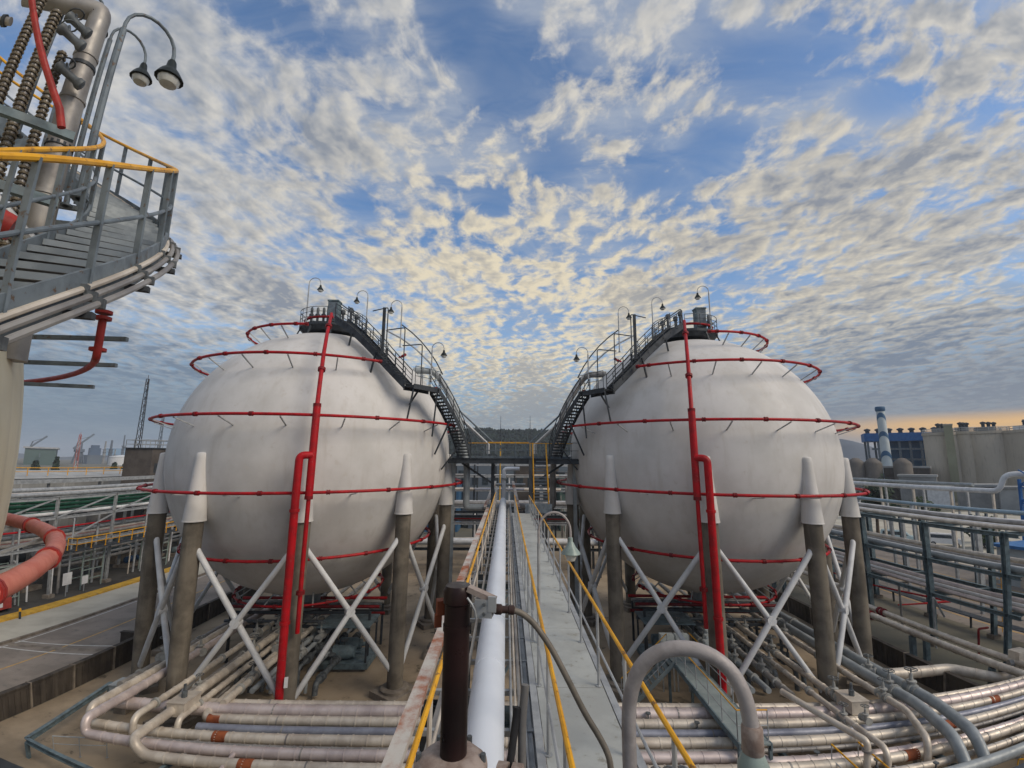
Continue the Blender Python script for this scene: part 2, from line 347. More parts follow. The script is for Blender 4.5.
def railing(parent, pts, h=1.1, spacing=1.5, r=.022, m_top=None, m_mid=None, m_post=None, mids=(.55,), n=8, toe=None, flat=False):
    """Handrail along pts (points at deck level): top rail, mid rails and single posts."""
    P = [V3(p) for p in pts]; up = Vector((0, 0, h))
    MB().tube([p+up for p in P], r, n).build('handrail', m_top, parent)
    for q in mids: MB().tube([p+Vector((0, 0, q)) for p in P], r*.7, n).build('mid_rail', m_mid or m_top, parent)
    if toe: MB().ribbon([p+Vector((0, 0, .0)) for p in P], .012, toe).build('toe_board', m_post or m_top, parent)
    acc = [0.0]
    for a, b in zip(P, P[1:]): acc.append(acc[-1]+(b-a).length)
    k = max(1, round(acc[-1]/spacing)); me = post_mesh(h, r*.9, m_post or m_top, flat)
    for i in range(k+1):
        d = acc[-1]*i/k; j = max(q for q in range(len(P)-1) if acc[q] <= d+1e-6); t = (d-acc[j])/max(1e-6, acc[j+1]-acc[j])
        inst('post', me, P[j].lerp(P[j+1], min(t, 1)), parent)
def stair_run(parent, pts, width, m_str, m_tread, m_nose=None, rise=.2, m_top=None, m_post=None, h=1.05, sides=(-1, 1), spacing=1.2, r=.022, strh=.26, mids=(.5,), treaddepth=.24, strw=.02, flat=False):
    """A flight along a smooth centre line: two stringers, every tread its own piece, rails on both sides."""
    P = [V3(p) for p in pts]
    def side(k):
        out = []
        for i, p in enumerate(P):
            t = P[min(i+1, len(P)-1)]-P[max(i-1, 0)]; t.z = 0; t.normalize(); out.append(p+Vector((t.y, -t.x, 0))*k*width/2)
        return out
    for k in (-1, 1):
        MB().ribbon([q+Vector((0, 0, -strh*.6)) for q in side(k)], strw, strh).build('stringer', m_str, parent)
    tm = MB(); tm.box((0, 0, -.02), (treaddepth, width-.03, .035)); 
    if m_nose: nm_ = MB(); nm_.box((treaddepth/2+.003, 0, -.035), (.02, width-.035, .07)); nme = nm_.mesh('nosing', m_nose, smooth=False)
    else: tm.box((treaddepth/2-.01, 0, -.06), (.02, width-.03, .06))
    tme = tm.mesh('tread', m_tread, smooth=False)
    z = P[0].z+rise
    while z < P[-1].z:
        for a, b in zip(P, P[1:]):
            if a.z <= z < b.z:
                q = a.lerp(b, (z-a.z)/(b.z-a.z)); rz_ = math.atan2(b.y-a.y, b.x-a.x)+math.pi; inst('tread', tme, q, parent, rz_)
                if m_nose: inst('nosing', nme, q, parent, rz_)
                break
        z += rise
    for k in sides: railing(parent, side(k), h, spacing, r, m_top, m_post, m_post, mids, flat=flat)
# ---------------------------------------------------------------- ground, road, kerbs
def sheet(name, x0, x1, y0, y1, z, m):
    mb = MB(); mb.add([(x0, y0, z), (x1, y0, z), (x1, y1, z), (x0, y1, z)], [(0, 1, 2, 3)]); return structure(name, mb, m)
sheet('ground', -4000, 4000, -600, 5200, 0, m_ground)
yard = sheet('yard', -24.3, 26, -14, 75, .004, m_yard)
road_l = sheet('road', -34.3, -24.62, -14, 160, .004, m_asph)
sheet('process_yard', -110, -39.75, -14, 160, .004, mat('process_slab', (.075, .072, .066), (.045, .043, .04), .9, scale=.3, bump=.2))
mb = MB(); mb.box((-36.5, 60, .06), (4.2, 150, .12)); structure('pavement', mb, m_pave)
mb = MB()
for i in range(60): mb.box((-34.36, -13+i*2.5+.02, .08), (.22, 2.44, .16))
structure('kerb', mb, m_plinth)
mb = MB(); mb.box((-39.2, 60, .13), (1.15, 150, .26)); structure('painted_kerb', mb, m_yellow2)
def marking(name, x0, x1, y0, y1, m, par): 
    mb = MB(); mb.add([(x0, y0, .009), (x1, y0, .009), (x1, y1, .009), (x0, y1, .009)], [(0, 1, 2, 3)]); return mb.build(name, m, par, False)
for k in range(24): marking('road_line', -30.46, -30.32, -12+k*6.6, -12+k*6.6+6.58, m_yline, road_l)
marking('edge_line', -33.95, -33.83, -12, 150, m_line, road_l)
marking('edge_line', -25.25, -25.13, -12, 150, m_line, road_l)
for y0, y1, m in ((28.9, 29.05, m_line), (29.5, 30.1, m_plinth), (30.55, 30.7, m_line)):
    mb = MB(); mb.add([(-34.1, y0+.6, .010), (-27.2, y0+1.9, .010), (-27.2, y1+1.9, .010), (-34.1, y1+.6, .010)], [(0, 1, 2, 3)]); mb.build('drain_strip', m, road_l, False)
road_r = sheet('service_road', 36.5, 58, -14, 160, .004, m_asph)
for k in range(24): marking('road_line', 43.4, 43.55, -12+k*6.6, -12+k*6.6+6.58, m_yline, road_r)
for k in range(24): marking('road_line', 50.4, 50.55, -12+k*6.6, -12+k*6.6+6.58, m_yline, road_r)
marking('edge_line', 38.2, 38.4, -12, 150, m_yline, road_r)
sheet('parking_ground', 58, 120, 20, 118, .006, m_pave)

def bund(x, y0, y1, h, label, stub=False):
    t = thing('bund_wall', label, 'wall', (x, (y0+y1)/2, 0))
    pm = MB(); pm.box((0, 0, h/2-.05), (.2, 2.9, h-.1)); pm.box((0, 0, h-.04), (.32, 2.96, .09))
    for j in range(7): pm.box((.11, -1.26+j*.42, h/2-.1), (.05, .06, h-.3)); pm.box((-.11, -1.26+j*.42, h/2-.1), (.05, .06, h-.3))
    me = pm.mesh('wall_panel', m_bund, smooth=False); qm = MB(); qm.box((0, 0, h/2), (.36, .1, h+.06)); qe = qm.mesh('wall_post', m_plinth, smooth=False)
    k = int((y1-y0)/3)
    for i in range(k): inst('wall_panel', me, (x, y0+3*i+1.5, 0), t); inst('wall_post', qe, (x, y0+3*i, 0), t)
bund(-24.45, -10, 80, 1.35, 'dark ribbed low wall between the yard and the asphalt road')
bund(24.4, -10, 80, 1.35, 'dark ribbed low wall running under the big sphere beside the steel pipe rack')
mb = MB(); mb.box((-25.6, 32.2, .55), (1.9, .25, 1.1)); mb.box((-25.6, 32.2, 1.12), (2.0, .33, .06))
mb.single('wall_stub', m_bund, 'short dark wall end jutting into the road by the drain strip', 'wall')

# ---------------------------------------------------------------- spherical tanks
CL, CR, CN = (-13.66, 32.19, 13.0), (13.53, 33.14, 13.0), (-13.6, 0.0, 13.0)
RT = 9.0
def sphere_prof(n=56): return [(max(.001, RT*math.cos(R(-90+180*i/n))), RT*math.sin(R(-90+180*i/n))) for i in range(n+1)]
_cm = MB(); _cm.lathe([(.44, 0), (.44, 9.5)], n=20, capb=False); me_col = _cm.mesh('column', m_conc)
_pm = MB(); _pm.box((0, 0, .17), (1.9, 1.9, .34)); _pm.lathe([(.78, .34), (.78, .46), (.70, .50), (.62, .5)], n=16, capb=False); me_pl = _pm.mesh('plinth', m_plinth)
_hm = MB(); _hm.lathe([(.55, 9.70), (.55, 9.75), (.53, 9.76), (.46, 10.7), (.37, 11.9), (.30, 12.9), (.285, 13.15), (.22, 13.22), (.001, 13.25)], n=20, capt=False); me_hood = _hm.mesh('column_sleeve', m_shell)
def tank(C, label, m, cols, off=0.0, sleeves=True):
    t = thing('spherical_tank', label, 'tank', (C[0], C[1], 0))
    MB().lathe(sphere_prof(), C, 112, capb=False, capt=False).build('shell', m, t, ang=80)
    rc = 8.96 if sleeves else 8.4
    for k in cols:
        ph = 36*k+off; p = pol(C, rc, ph, 0)
        inst('column', me_col, (p.x, p.y, .45), t); inst('plinth', me_pl, p, t, R(ph)); 
        if sleeves: inst('column_sleeve', me_hood, p, t)
    for k in cols:
        if (k+1) % 10 not in [c % 10 for c in cols]: continue
        for a, b, o in ((k, k+1, .0), (k+1, k, .16)):
            p, q = pol(C, rc, 36*a+off, 8.75), pol(C, rc, 36*b+off, .95); d = (q-p).normalized(); 
            mid = (p+q)/2; offv = Vector((mid.x-C[0], mid.y-C[1], 0)).normalized()*o*.8
            b_ = MB(); b_.tube([p+d*.1, p+d*.7+offv, q-d*.7+offv, q-d*.1], .145, 10); b_.build('brace', m_brace, t)
        pa, pb = pol(C, rc, 36*k+off, 4.85), pol(C, rc, 36*(k+1)+off, 4.85)
        g = MB(); c = (pa+pb)/2; ou = Vector((c.x-C[0], c.y-C[1], 0)).normalized(); g.lathe([(.24, -.19), (.24, .19)], c+ou*.06, 10, ou); g.build('brace_joint', m_brace, t)
    bt = MB(); bt.lathe([(.55, 2.9), (.55, 4.05)], (C[0], C[1], 0), 16); bt.lathe([(.75, 2.9), (.75, 3.02)], (C[0], C[1], 0), 16); bt.build('bottom_nozzle', m_greypipe, t)
    return t
tank(CL, 'white spherical gas tank with red risers beside the asphalt road', m_shell, range(10))
tank(CR, 'white spherical gas tank on concrete columns by the steel pipe rack and silos', m_shell, range(10))
tank(CN, 'cream spherical tank partly hidden by a curving blue grey stair', m_cream, range(10), 31.0, False)

# ---------------------------------------------------------------- red deluge rings and risers
_kc = MB(); _kc.lathe([(.08, -.09), (.125, -.09), (.125, -.02), (.105, -.02), (.105, .02), (.125, .02), (.125, .09), (.08, .09)], n=10, axis=(0, 1, 0)); me_coup = _kc.mesh('coupling', m_reddk)
_kc = MB(); _kc.lathe([(.11, -.05), (.15, -.05), (.15, -.008), (.14, -.008), (.14, .008), (.15, .008), (.15, .05), (.11, .05)], n=12, axis=(0, 1, 0)); me_coup2 = _kc.mesh('coupling', m_salmon2)
def ring(C, z, r, a0, a1, label, rad=.082, mp=m_red, mc=None, mb_=m_steel, step=18, boff=6, caps=True, group=None):
    t = thing('deluge_ring', label, 'pipe', (C[0], C[1], z), group)
    n = max(8, int(abs(a1-a0)/4)); MB().tube([pol(C, r, a0+(a1-a0)*i/n, z) for i in range(n+1)], rad, 10).build('ring_pipe', mp, t)
    a = min(a0, a1)+boff; hi = max(a0, a1)
    while a < hi-2:
        inst('coupling', mc or me_coup, pol(C, r, a, z), t, R(a)); 
        b = a+step*.45
        if b < hi:
            dz = z-13.0; s = RT/math.hypot(max(r-.9, .5), dz); q = Vector((C[0]+(r-.55)*math.cos(R(b)), C[1]+(r-.55)*math.sin(R(b)), z-.42)); v = q-V3(C); q = V3(C)+v.normalized()*(RT-.05)
            k = MB(); k.beam(pol(C, r, b, z-.11), q, .07, .05); k.build('bracket', mb_, t)
        a += step
    if caps:
        for a in (a0, a1): inst('coupling', mc or me_coup, pol(C, r, a, z), t, R(a))
    return t
RN = ('near the top platform', 'a third of the way down', 'just above the equator', 'just below the equator', 'low under the belly')
def rings(C, side, who):
    f = (lambda a: a) if side < 0 else (lambda a: 180-a)
    spec = [(21.35, 5.5, -84, -330), (18.80, 8.30, -48, -330), (15.18, 9.9, -13, -345), (11.22, 10.0, -2, -358), (7.55, 7.75, 20, -340)]
    for (z, r, a0, a1), nm in zip(spec, RN):
        ring(C, z, r, f(a0), f(a1), 'red spray ring %s of the tank %s' % (nm, who), boff=5)
rings(CL, -1, 'beside the road'); rings(CR, 1, 'by the pipe rack')
def riser(C, phi, phi2, who):
    t = thing('water_riser', 'bright red water riser climbing the front of the white tank ' + who, 'pipe', (*pol(C, 10.25, phi2, 0)[:2], 0))
    p = lambda r, z: pol(C, r, phi, z)
    a = MB(); a.tube([p(9.75, 4.6), p(10.15, 7.5), p(10.2, 9.6), p(10.2, 11.0)], .105, 12); a.build('lower_pipe', m_red, t)
    a = MB(); a.tube([p(10.2, 11.0), p(10.2, 12.6), p(10.12, 14.3), p(10.0, 15.6)], .19, 14); a.build('main_pipe', m_red, t)
    a = MB(); a.tube([p(10.0, 15.6), p(9.97, 15.75), p(9.45, 17.0), p(8.5, 18.8), p(7.2, 20.25), p(5.9, 21.35), p(5.0, 22.0), p(4.4, 22.5)], [.19, .115, .115, .11, .105, .10, .10, .10], 12); a.build('upper_pipe', m_red, t)
    a = MB(); a.tube(fil([pol(C, 9.72, phi2, 0.0), pol(C, 10.35, phi2, 11.0), pol(C, 10.35, phi2, 13.1), pol(C, 10.22, phi, 13.1)], .6, 7), .19, 14); a.build('supply_pipe', m_red, t)
    for q, z, m in ((9.0, 17.8, m_reddk), (9.98, 15.7, m_reddk), (10.2, 11.0, m_reddk), (10.0, 6.5, m_reddk), (6.2, 21.1, m_reddk)):
        pp = p(q, z); d = (p(8.6, 18.5)-p(9.4, 17.1)) if z > 16 else Vector((0, 0, 1)); a = MB(); a.lathe([(.2, -.09), (.2, .09)], pp, 12, d); a.build('flange', m, t)
    for z in (5.2, 10.4): a = MB(); a.lathe([(.235, -.07), (.235, .07)], pol(C, 9.72+.63*z/11, phi2, z), 14); a.build('flange', m_red, t)
    a = MB(); a.box(pol(C, 10.06, phi2+1.6, 2.6), (.16, .06, .45), R(phi2+90)); a.build('tag_plate', m_white, t)
riser(CL, -70.0, -73.2, 'beside the road'); riser(CR, 180+68.6, 180+71.9, 'by the pipe rack')

# ---------------------------------------------------------------- stairs on the far tanks
def sm(keys, n):
    """Smooth curve through (phi, r, z) keys."""
    out = []
    for i in range(len(keys)-1):
        p0, p1, p2, p3 = keys[max(i-1, 0)], keys[i], keys[i+1], keys[min(i+2, len(keys)-1)]
        for j in range(n):
            t = j/n; out.append(tuple(.5*((2*b)+(-a+c)*t+(2*a-5*b+4*c-d)*t*t+(-a+3*b-3*c+d)*t**3) for a, b, c, d in zip(p0, p1, p2, p3)))
    out.append(keys[-1]); return out
def lamp_post(loc, h, aim, label, group=None, s=1.0, r=.035, m_p=m_steel, m_s=m_lampd, arm=.42):
    """Gooseneck yard lamp: pole, bent neck, shade, glass."""
    x, y, z = loc; t = thing('gooseneck_lamp', label, 'lamp', loc, group); c, sn = math.cos(aim), math.sin(aim); w = arm*s
    a = MB(); a.tube([(x, y, z), (x, y, z+h-w*1.3)], r*1.35, 8); a.lathe([(r*3, 0), (r*3, .03)], loc, 8); a.build('pole', m_p, t)
    n = 9; pts = [(x, y, z+h-w*1.3)]+[(x+c*w*(1-math.cos(math.pi*i/n)), y+sn*w*(1-math.cos(math.pi*i/n)), z+h-w+w*math.sin(math.pi*i/n)) for i in range(n+1)]+[(x+c*2*w, y+sn*2*w, z+h-w*1.45)]
    a = MB(); a.tube(pts, r*.8, 8); a.build('neck', m_p, t)
    e = (x+c*2*w, y+sn*2*w, z+h-w*1.4); k = s*.22
    a = MB(); a.lathe([(.05*s, .04), (.07*s, 0), (.085*s, -.12*s), (.15*s, -.20*s), (k*.92, -.29*s), (k*1.04, -.35*s), (k*.95, -.355*s)], e, 14, capb=True); a.build('shade', m_s, t)
    a = MB(); a.lathe([(k*.8, -.34*s), (k*.8, -.39*s), (k*.6, -.47*s), (.001, -.51*s)], e, 12); a.build('glass', m_glassl, t)
    return t
def far_stair(C, s, who):
    f = (lambda a: a) if s < 0 else (lambda a: 180-a)
    t = thing('sphere_stair', 'dark steel stair with landing curving up the white tank ' + who, 'stair', pol(C, 10.2, f(-5), 13.0))
    low = [pol(C, r, f(a), z) for a, r, z in sm([(-5, 10.35, 13.02), (-12, 10.2, 14.4), (-19.5, 9.95, 15.9), (-27, 9.65, 17.3)], 6)]
    upf = [pol(C, r, f(a), z) for a, r, z in sm([(-39, 9.35, 17.35), (-42.5, 8.15, 18.62), (-46.5, 6.8, 20.0), (-52, 5.2, 21.35), (-60, 3.4, 22.5)], 6)]
    if s > 0: low = low; upf = upf
    stair_run(t, low, .9, m_steeld, m_steeld, m_top=m_steeld, m_post=m_steeld, strh=.42, spacing=.95, r=.03, mids=(.35, .7))
    stair_run(t, upf, .9, m_steeld, m_steeld, m_top=m_steeld, m_post=m_steeld, strh=.52, spacing=.9, r=.03, mids=(.4, .75))
    # landing
    la = [pol(C, 9.5, f(a), 17.32) for a in (-26, -30, -34.5, -39)]; d = MB()
    for a, b in zip(la, la[1:]): d.beam(a, b, 1.05, .1)
    for k in (-.5, .5): d.ribbon([pol(C, 9.5+k, f(a), 17.1) for a in (-25.5, -30, -34.5, -39.5)], .05, .3)
    d.build('landing', m_steeld, t, False)
    railing(t, [pol(C, 10.0, f(a), 17.35) for a in (-26, -30, -34.5, -39)], 1.15, .62, .022, m_bluegrey, m_steeld, m_steeld)
    for a, r0, z0, r1, z1 in ((-27, 9.9, 17.2, 9.75, 14.3), (-39, 9.9, 17.2, 9.6, 15.2), (-33, 9.2, 17.2, 8.6, 16.3), (-20, 10.3, 15.7, 9.2, 13.2), (-12, 10.6, 14.2, 9.1, 12.2), (-48, 7.6, 19.5, 7.3, 18.2), (-56, 5.6, 21.0, 5.5, 20.2)):
        b = MB(); b.beam(pol(C, r0, f(a), z0), pol(C, r1, f(a-1), z1), .09, .09); b.build('strut', m_steeld, t)
    # tall rail gates standing along the flights
    for a, r, z, h in ((-36, 9.9, 17.4, 2.6), (-46, 8.4, 19.2, 3.1), (-41, 9.2, 18.0, 3.0)):
        b = MB(); p = pol(C, r, f(a), z); b.tube(fil([p, p+Vector((0, 0, h)), p+Vector((0, 0, h))+ (pol(C, r-1.3, f(a-3), z)-p)], .15, 3), .035, 8); b.build('pipe_frame', m_steeld, t)
    b = MB(); p = pol(C, 8.2, f(-47), 19.3); b.box(p+Vector((0, 0, 1.5)), (.16, .16, 3.0)); b.build('tall_post', m_steeld, t, False)
    return t
far_stair(CL, -1, 'beside the road'); far_stair(CR, 1, 'by the pipe rack')
def top_platform(C, s, who):
    t = thing('top_platform', 'dark round service platform on the crown of the white tank ' + who, 'platform', (C[0], C[1], 22.0))
    d = MB(); d.lathe([(2.1, 22.05), (2.35, 22.35), (2.4, 22.36), (2.4, 22.55)], (C[0], C[1], 0), 20); d.build('deck', m_steeld, t, False)
    for k in range(10):
        b = MB(); p = pol(C, 2.3, 36*k, 22.3); b.beam(p, pol(C, 2.6, 36*k, 21.55), .09, .09); b.build('support', m_steeld, t)
    P = [pol(C, 2.35, a, 22.55) for a in range(-40 if s < 0 else -110, 290 if s < 0 else 220, 10)]
    railing(t, P, 1.1, 1.1, .024, m_bluegrey, m_steeld, m_steeld, mids=(.4, .75))
    f = (lambda a: a) if s < 0 else (lambda a: 180-a)
    b = MB(); p = pol(C, 1.9, f(-75), 22.55); b.tube([pol(C, 2.0, f(a), 23.0) for a in range(-160, -60, 10)], .1, 8); b.build('manifold', m_red, t)
    # equipment standing on the platform
    e = thing('instrument_cabinet', 'tall grey cabinet standing on the crown platform of the tank ' + who, 'cabinet', pol(C, 1.5, f(-70 if s < 0 else -118), 22.55)); q = e.location
    b = MB(); b.box(q+Vector((0, 0, .98)), (.72, .6, 1.5)); b.box(q+Vector((0, 0, 1.78)), (.8, .7, .1)); b.build('body', m_teal, e, False); b = MB()
    for dx in (-.3, .3): b = MB(); b.box(q+Vector((dx, 0, .12)), (.08, .5, .24)); b.build('foot', m_steeld, e, False)
    b = MB(); b.box(q+Vector((0, -.31, 1.0)), (.6, .02, 1.3)); b.box(q+Vector((.22, -.33, 1.0)), (.03, .03, .2)); b.build('door', m_bluegrey, e, False)
    e = thing('relief_valve_rack', 'dark relief valves on a pipe rack atop the tank ' + who, 'valve', pol(C, 1.3, f(-150), 22.55)); q = V3(e.location)
    b = MB(); b.tube([q+Vector((-.5, 0, .9)), q+Vector((.9, 0, .9))], .09, 8); b.build('header', m_greypipe, e)
    for dx in (-.35, .1, .55):
        b = MB(); b.lathe([(.13, 0), (.13, .12), (.09, .16), (.09, .8), (.17, .85), (.17, 1.05), (.1, 1.1), (.1, 1.5), (.05, 1.6)], q+Vector((dx, 0, 0)), 10); b.build('relief_valve', m_valve, e)
    e2 = thing('davit_frame', 'small lifting frame over the manhole atop the tank ' + who, 'frame', pol(C, .6, f(-40), 22.55)); q = V3(e2.location)
    for dx, h in ((0, 1.9), (.35, 1.5), (.9, 1.7), (1.3, 1.2)):
        b = MB(); b.lathe([(.16, 0), (.16, .3), (.1, .34), (.1, h-.4), (.18, h-.36), (.18, h-.1), (.08, h)], q+Vector((dx*(-s) if s < 0 else -dx, -.2+.2*dx, 0)), 8); b.build('valve_stack', m_valve, e2)
    b = MB(); sx = 1 if s < 0 else -1; b.tube(fil([q+Vector((-.3*sx, 0, 0)), q+Vector((-.2*sx, 0, 2.2)), q+Vector((1.6*sx, 0, .9))], .3, 4), .05, 8); b.build('hoop', m_bluegrey, e2)
    vs = [(f(-122), 0 if s < 0 else math.pi, 'on the outer rim of the crown platform'), (f(10), math.pi if s < 0 else 0, 'on the inner rim of the crown platform')]
    for a, aim, nm in vs: lamp_post(pol(C, 2.3, a, 22.55), 3.4, aim, 'thin gooseneck lamp %s, tank %s' % (nm, who))
    lamp_post(pol(C, 5.5, f(-12), 21.0), 3.6, math.pi if s < 0 else 0, 'thin gooseneck lamp beside the upper stair flight, tank ' + who, arm=.4)
    lamp_post(pol(C, 9.0, f(-24), 18.0), 2.7, 0 if s < 0 else math.pi, 'thin gooseneck lamp above the stair landing, tank ' + who, arm=.4)
top_platform(CL, -1, 'beside the road'); top_platform(CR, 1, 'by the pipe rack')
def top_pipe(C, s, who):
    f = (lambda a: a) if s < 0 else (lambda a: 180-a)
    t = thing('vapour_line', 'thick grey pipe running down over the shoulder of the white tank ' + who, 'pipe', pol(C, 10.4, f(6), 9.3))
    P = [pol(C, 6.3, f(-4), 19.4), pol(C, 7.7, f(0), 19.45)]+[pol(C, 10.1*math.cos(R(e)), f(2), 13+10.1*math.sin(R(e))) for e in (34, 26, 18, 10, 4)]+[pol(C, 10.4, f(2), 12.2), pol(C, 10.4, f(2), 9.9)]
    P2 = fil(P+[pol(C, 10.4, f(2), 9.45), V3((-.65 if s < 0 else .45, pol(C, 10.4, f(2), 0).y, 9.45))], .5, 4)
    MB().jacket(P2, .235, 1.2, .012, 12).build('pipe', m_greypipe if s < 0 else m_clad3, t)
    P = [pol(C, 9.9*math.cos(R(e)), f(-3), 13.5+9.9*math.sin(R(e))) for e in (66, 58, 50, 42, 34, 26, 18, 10, 4)]
    MB().tube(P, .06, 8).build('instrument_line', m_steel, t)
    P = [pol(C, 9.7*math.cos(R(e)), f(-9), 14.6+9.9*math.sin(R(e))) for e in (56, 50, 44, 38, 32, 26)]
    MB().tube(P, .045, 8).build('hoop_line', m_steeld, t)
top_pipe(CL, -1, 'beside the road'); top_pipe(CR, 1, 'by the pipe rack')

# ---------------------------------------------------------------- near tank: curving stair, rings, pipes, lamps
def near_r(ph):
    return 9.92 if ph < 34 else 9.92-.0014*(ph-34)**2 if ph < 75 else 9.92-.0014*41**2-.115*(ph-75)
def near_z(ph): return 13.05+.107*(ph-7.5)-.0*ph
ns = thing('curved_stair', 'blue grey curving steel stair with yellow handrail around the cream tank', 'stair', pol(CN, 10.5, 7, 12.4))
PH = [5+i*2.0 for i in range(51)]
stair_run(ns, [pol(CN, near_r(a), a, near_z(a)) for a in PH], .95, m_bluegrey, m_steeld, m_nose=m_nosing, rise=.2, m_top=m_yellow, m_post=m_bluegrey, h=1.24, spacing=1.15, r=.032, strh=.40, mids=(.62,), treaddepth=.3, strw=.03, flat=True)
for k, o in enumerate((.50, .57, .64)):
    cs = thing('cable_conduit', 'pale conduit clamped outside the curving stair stringer', 'conduit', pol(CN, near_r(6)+o, 6, near_z(6)), 'conduits along the curving stair')
    MB().tube([pol(CN, near_r(a)+o, a, near_z(a)-.02-.06*k) for a in PH[:36]], .03, 8).build('tube', m_clad3 if k else m_clad, cs)
    for a in range(9, 74, 6):
        b = MB(); p = pol(CN, near_r(a)+o, a, near_z(a)-.02-.06*k); b.box(p, (.09, .05, .09), R(a)); b.build('clamp', m_valve, cs, False)
for a in range(8, 76, 6):
    b = MB(); p, q = pol(CN, near_r(a)-.45, a, near_z(a)-.2), pol(CN, near_r(a)+.70, a, near_z(a)-.2); b.beam(p, q, .07, .06); b.build('outrigger', m_steeld, ns)
    b = MB(); zz = near_z(a)-.3; b.beam(pol(CN, near_r(a)-.3, a, zz), pol(CN, max(3.0, math.sqrt(max(9, 81-(zz-13.6)**2))-.1), a, zz-.2), .08, .08); b.build('strut', m_bluegrey, ns)
ring(CN, 11.66, 9.6, 5, 200, 'faded salmon water ring pipe round the cream tank', .125, m_salmon, me_coup2, step=12, boff=9)
t = thing('deluge_branch', 'faded red pipe end with round flanges under the curving stair', 'pipe', pol(CN, 9.7, 50, 14.3))
b = MB(); b.tube([pol(CN, 9.75, a, 14.55) for a in range(46, 80, 3)], .05, 10); b.build('branch_pipe', m_salmon2, t)
b = MB(); b.tube(fil([pol(CN, 9.75, 47, 14.55), pol(CN, 9.75, 44.2, 14.55), pol(CN, 9.75, 44.0, 15.2)], .12, 4), .055, 10); b.build('branch_bend', m_salmon2, t)
for a, z, ax in ((44.0, 15.12, (0, 0, 1)), (44.6, 14.62, (0, 0, 1)), (44.0, 15.22, (0, 0, 1))):
    b = MB(); b.lathe([(.115, -.025), (.115, .025)], pol(CN, 9.75, a, z+.06), 14, ax); b.build('flange', m_salmon2, t)
for a, z in ((47, 14.95), (52, 14.62), (60, 14.35)):
    b = MB(); b.beam(pol(CN, 8.7, a+6, z-.02), pol(CN, 10.1, a-1.5, z), .07, .07); b.build('bracket', m_bluegrey, t)
# riser pipes beside the stair
t = thing('vapour_pipe', 'stout vertical grey pipe with a side branch beside the curving stair', 'pipe', (-6.55, 5.48, 14.5))
b = MB(); b.jacket(fil([(-6.55, 5.48, 14.2), (-6.55, 5.48, 19.85), (-7.6, 4.75, 19.85)], .12, 4), .17, .75, .01, 14); b.build('pipe', m_clad3, t)
for z in (15.9, 17.35, 18.75):
    b = MB(); b.lathe([(.185, -.03), (.185, .03)], (-6.55, 5.48, z), 14); b.build('band', m_steeld, t)
for k, (x, y, z0, z1) in enumerate(((-7.05, 4.72, 14.6, 20.4), (-6.74, 4.86, 14.8, 19.35), (-6.60, 5.12, 15.0, 18.75))):
    t = thing('finned_pipe', ('tall stud ringed pipe crossed by the red pipe', 'middle stud ringed pipe topped by a valve', 'short stud ringed pipe beside the stout grey pipe')[k], 'pipe', (x, y, z0))
    b = MB(); b.tube([(x, y, z0), (x, y, z1)], .06 if k < 2 else .045, 10); b.build('core', m_clad3, t)
    cm = MB(); rr = .08 if k < 2 else .064; cm.lathe([(.05, -.014), (rr, -.014), (rr, .014), (.05, .014)], n=10)
    for j in range(8): a = j*math.pi/4; cm.box((rr*math.cos(a), rr*math.sin(a), 0), (.024, .022, .036), a)
    ce = cm.mesh('stud_ring', m_stud, smooth=False); nn = int((z1-z0)/.08)
    for j in range(nn): inst('stud_ring', ce, (x, y, z0+.1+j*.08), t)
t = thing('cross_header', 'grey horizontal pipe end behind the stud ringed pipes', 'pipe', (-6.8, 4.5, 18.5))
b = MB(); b.tube([(-9.2, 3.3, 18.95), (-7.0, 4.35, 18.8)], .07, 10); b.build('pipe', m_clad3, t)
b = MB(); b.lathe([(.10, -.03), (.10, .03)], (-7.1, 4.3, 18.81), 10, (2.2, 1.05, -.15)); b.build('flange', m_steeld, t)
t = thing('red_pipe', 'slanting faded red pipe crossing the stud ringed pipes', 'pipe', (-5.6, 4.1, 16.4))
b = MB(); b.tube([(-6.62, 3.95, 19.35), (-6.2, 4.42, 18.2), (-5.83, 4.74, 17.35), (-5.78, 4.8, 17.1)], .05, 10); b.build('pipe', m_salmon2, t)
b = MB(); b.tube([(-6.6, 3.2, 15.95), (-5.62, 4.28, 15.48)], .085, 10); b.lathe([(.15, -.1), (.15, .1)], (-5.62, 4.28, 15.48), 12, (1, 1.1, -.5)); b.build('lower_branch', m_salmon2, t)
t = thing('support_frame', 'grey steel bracket frame carrying the pipes beside the curving stair', 'frame', (-6.4, 4.8, 15.0))
b = MB(); b.tube([(-6.9, 3.6, 17.0), (-5.95, 4.95, 15.6)], .065, 8); b.build('diagonal', m_steel, t)
for z in (16.3, 17.3): b = MB(); b.beam((-7.0, 4.0, z), (-6.0, 5.2, z-.05), .1, .12); b.build('crossbar', m_teal, t)
for (x, y, z) in ((-6.35, 5.0, 19.1), (-6.2, 4.85, 18.7), (-6.35, 5.15, 18.3)):
    t = thing('small_valve', 'dark hand valve between the stud ringed pipes and the stout pipe', 'valve', (x, y, z), 'hand valves beside the stout pipe')
    b = MB(); b.lathe([(.05, -.22), (.09, -.2), (.09, -.14), (.06, -.1), (.06, .1), (.09, .14), (.09, .2), (.05, .22)], (x, y, z), 10, (.6, .7, -.45)); b.build('body', m_valve, t)
    b = MB(); b.tube([(x-.02, y, z), (x-.1, y-.02, z+.22)], .02, 6); c = V3((x-.1, y-.02, z+.22)); b.tube([c+Vector((.11*math.cos(a*.52), .11*math.sin(a*.52), .03*math.cos(a*.52))) for a in range(12)], .014, 6, closed=True); b.build('handwheel', m_valve, t)
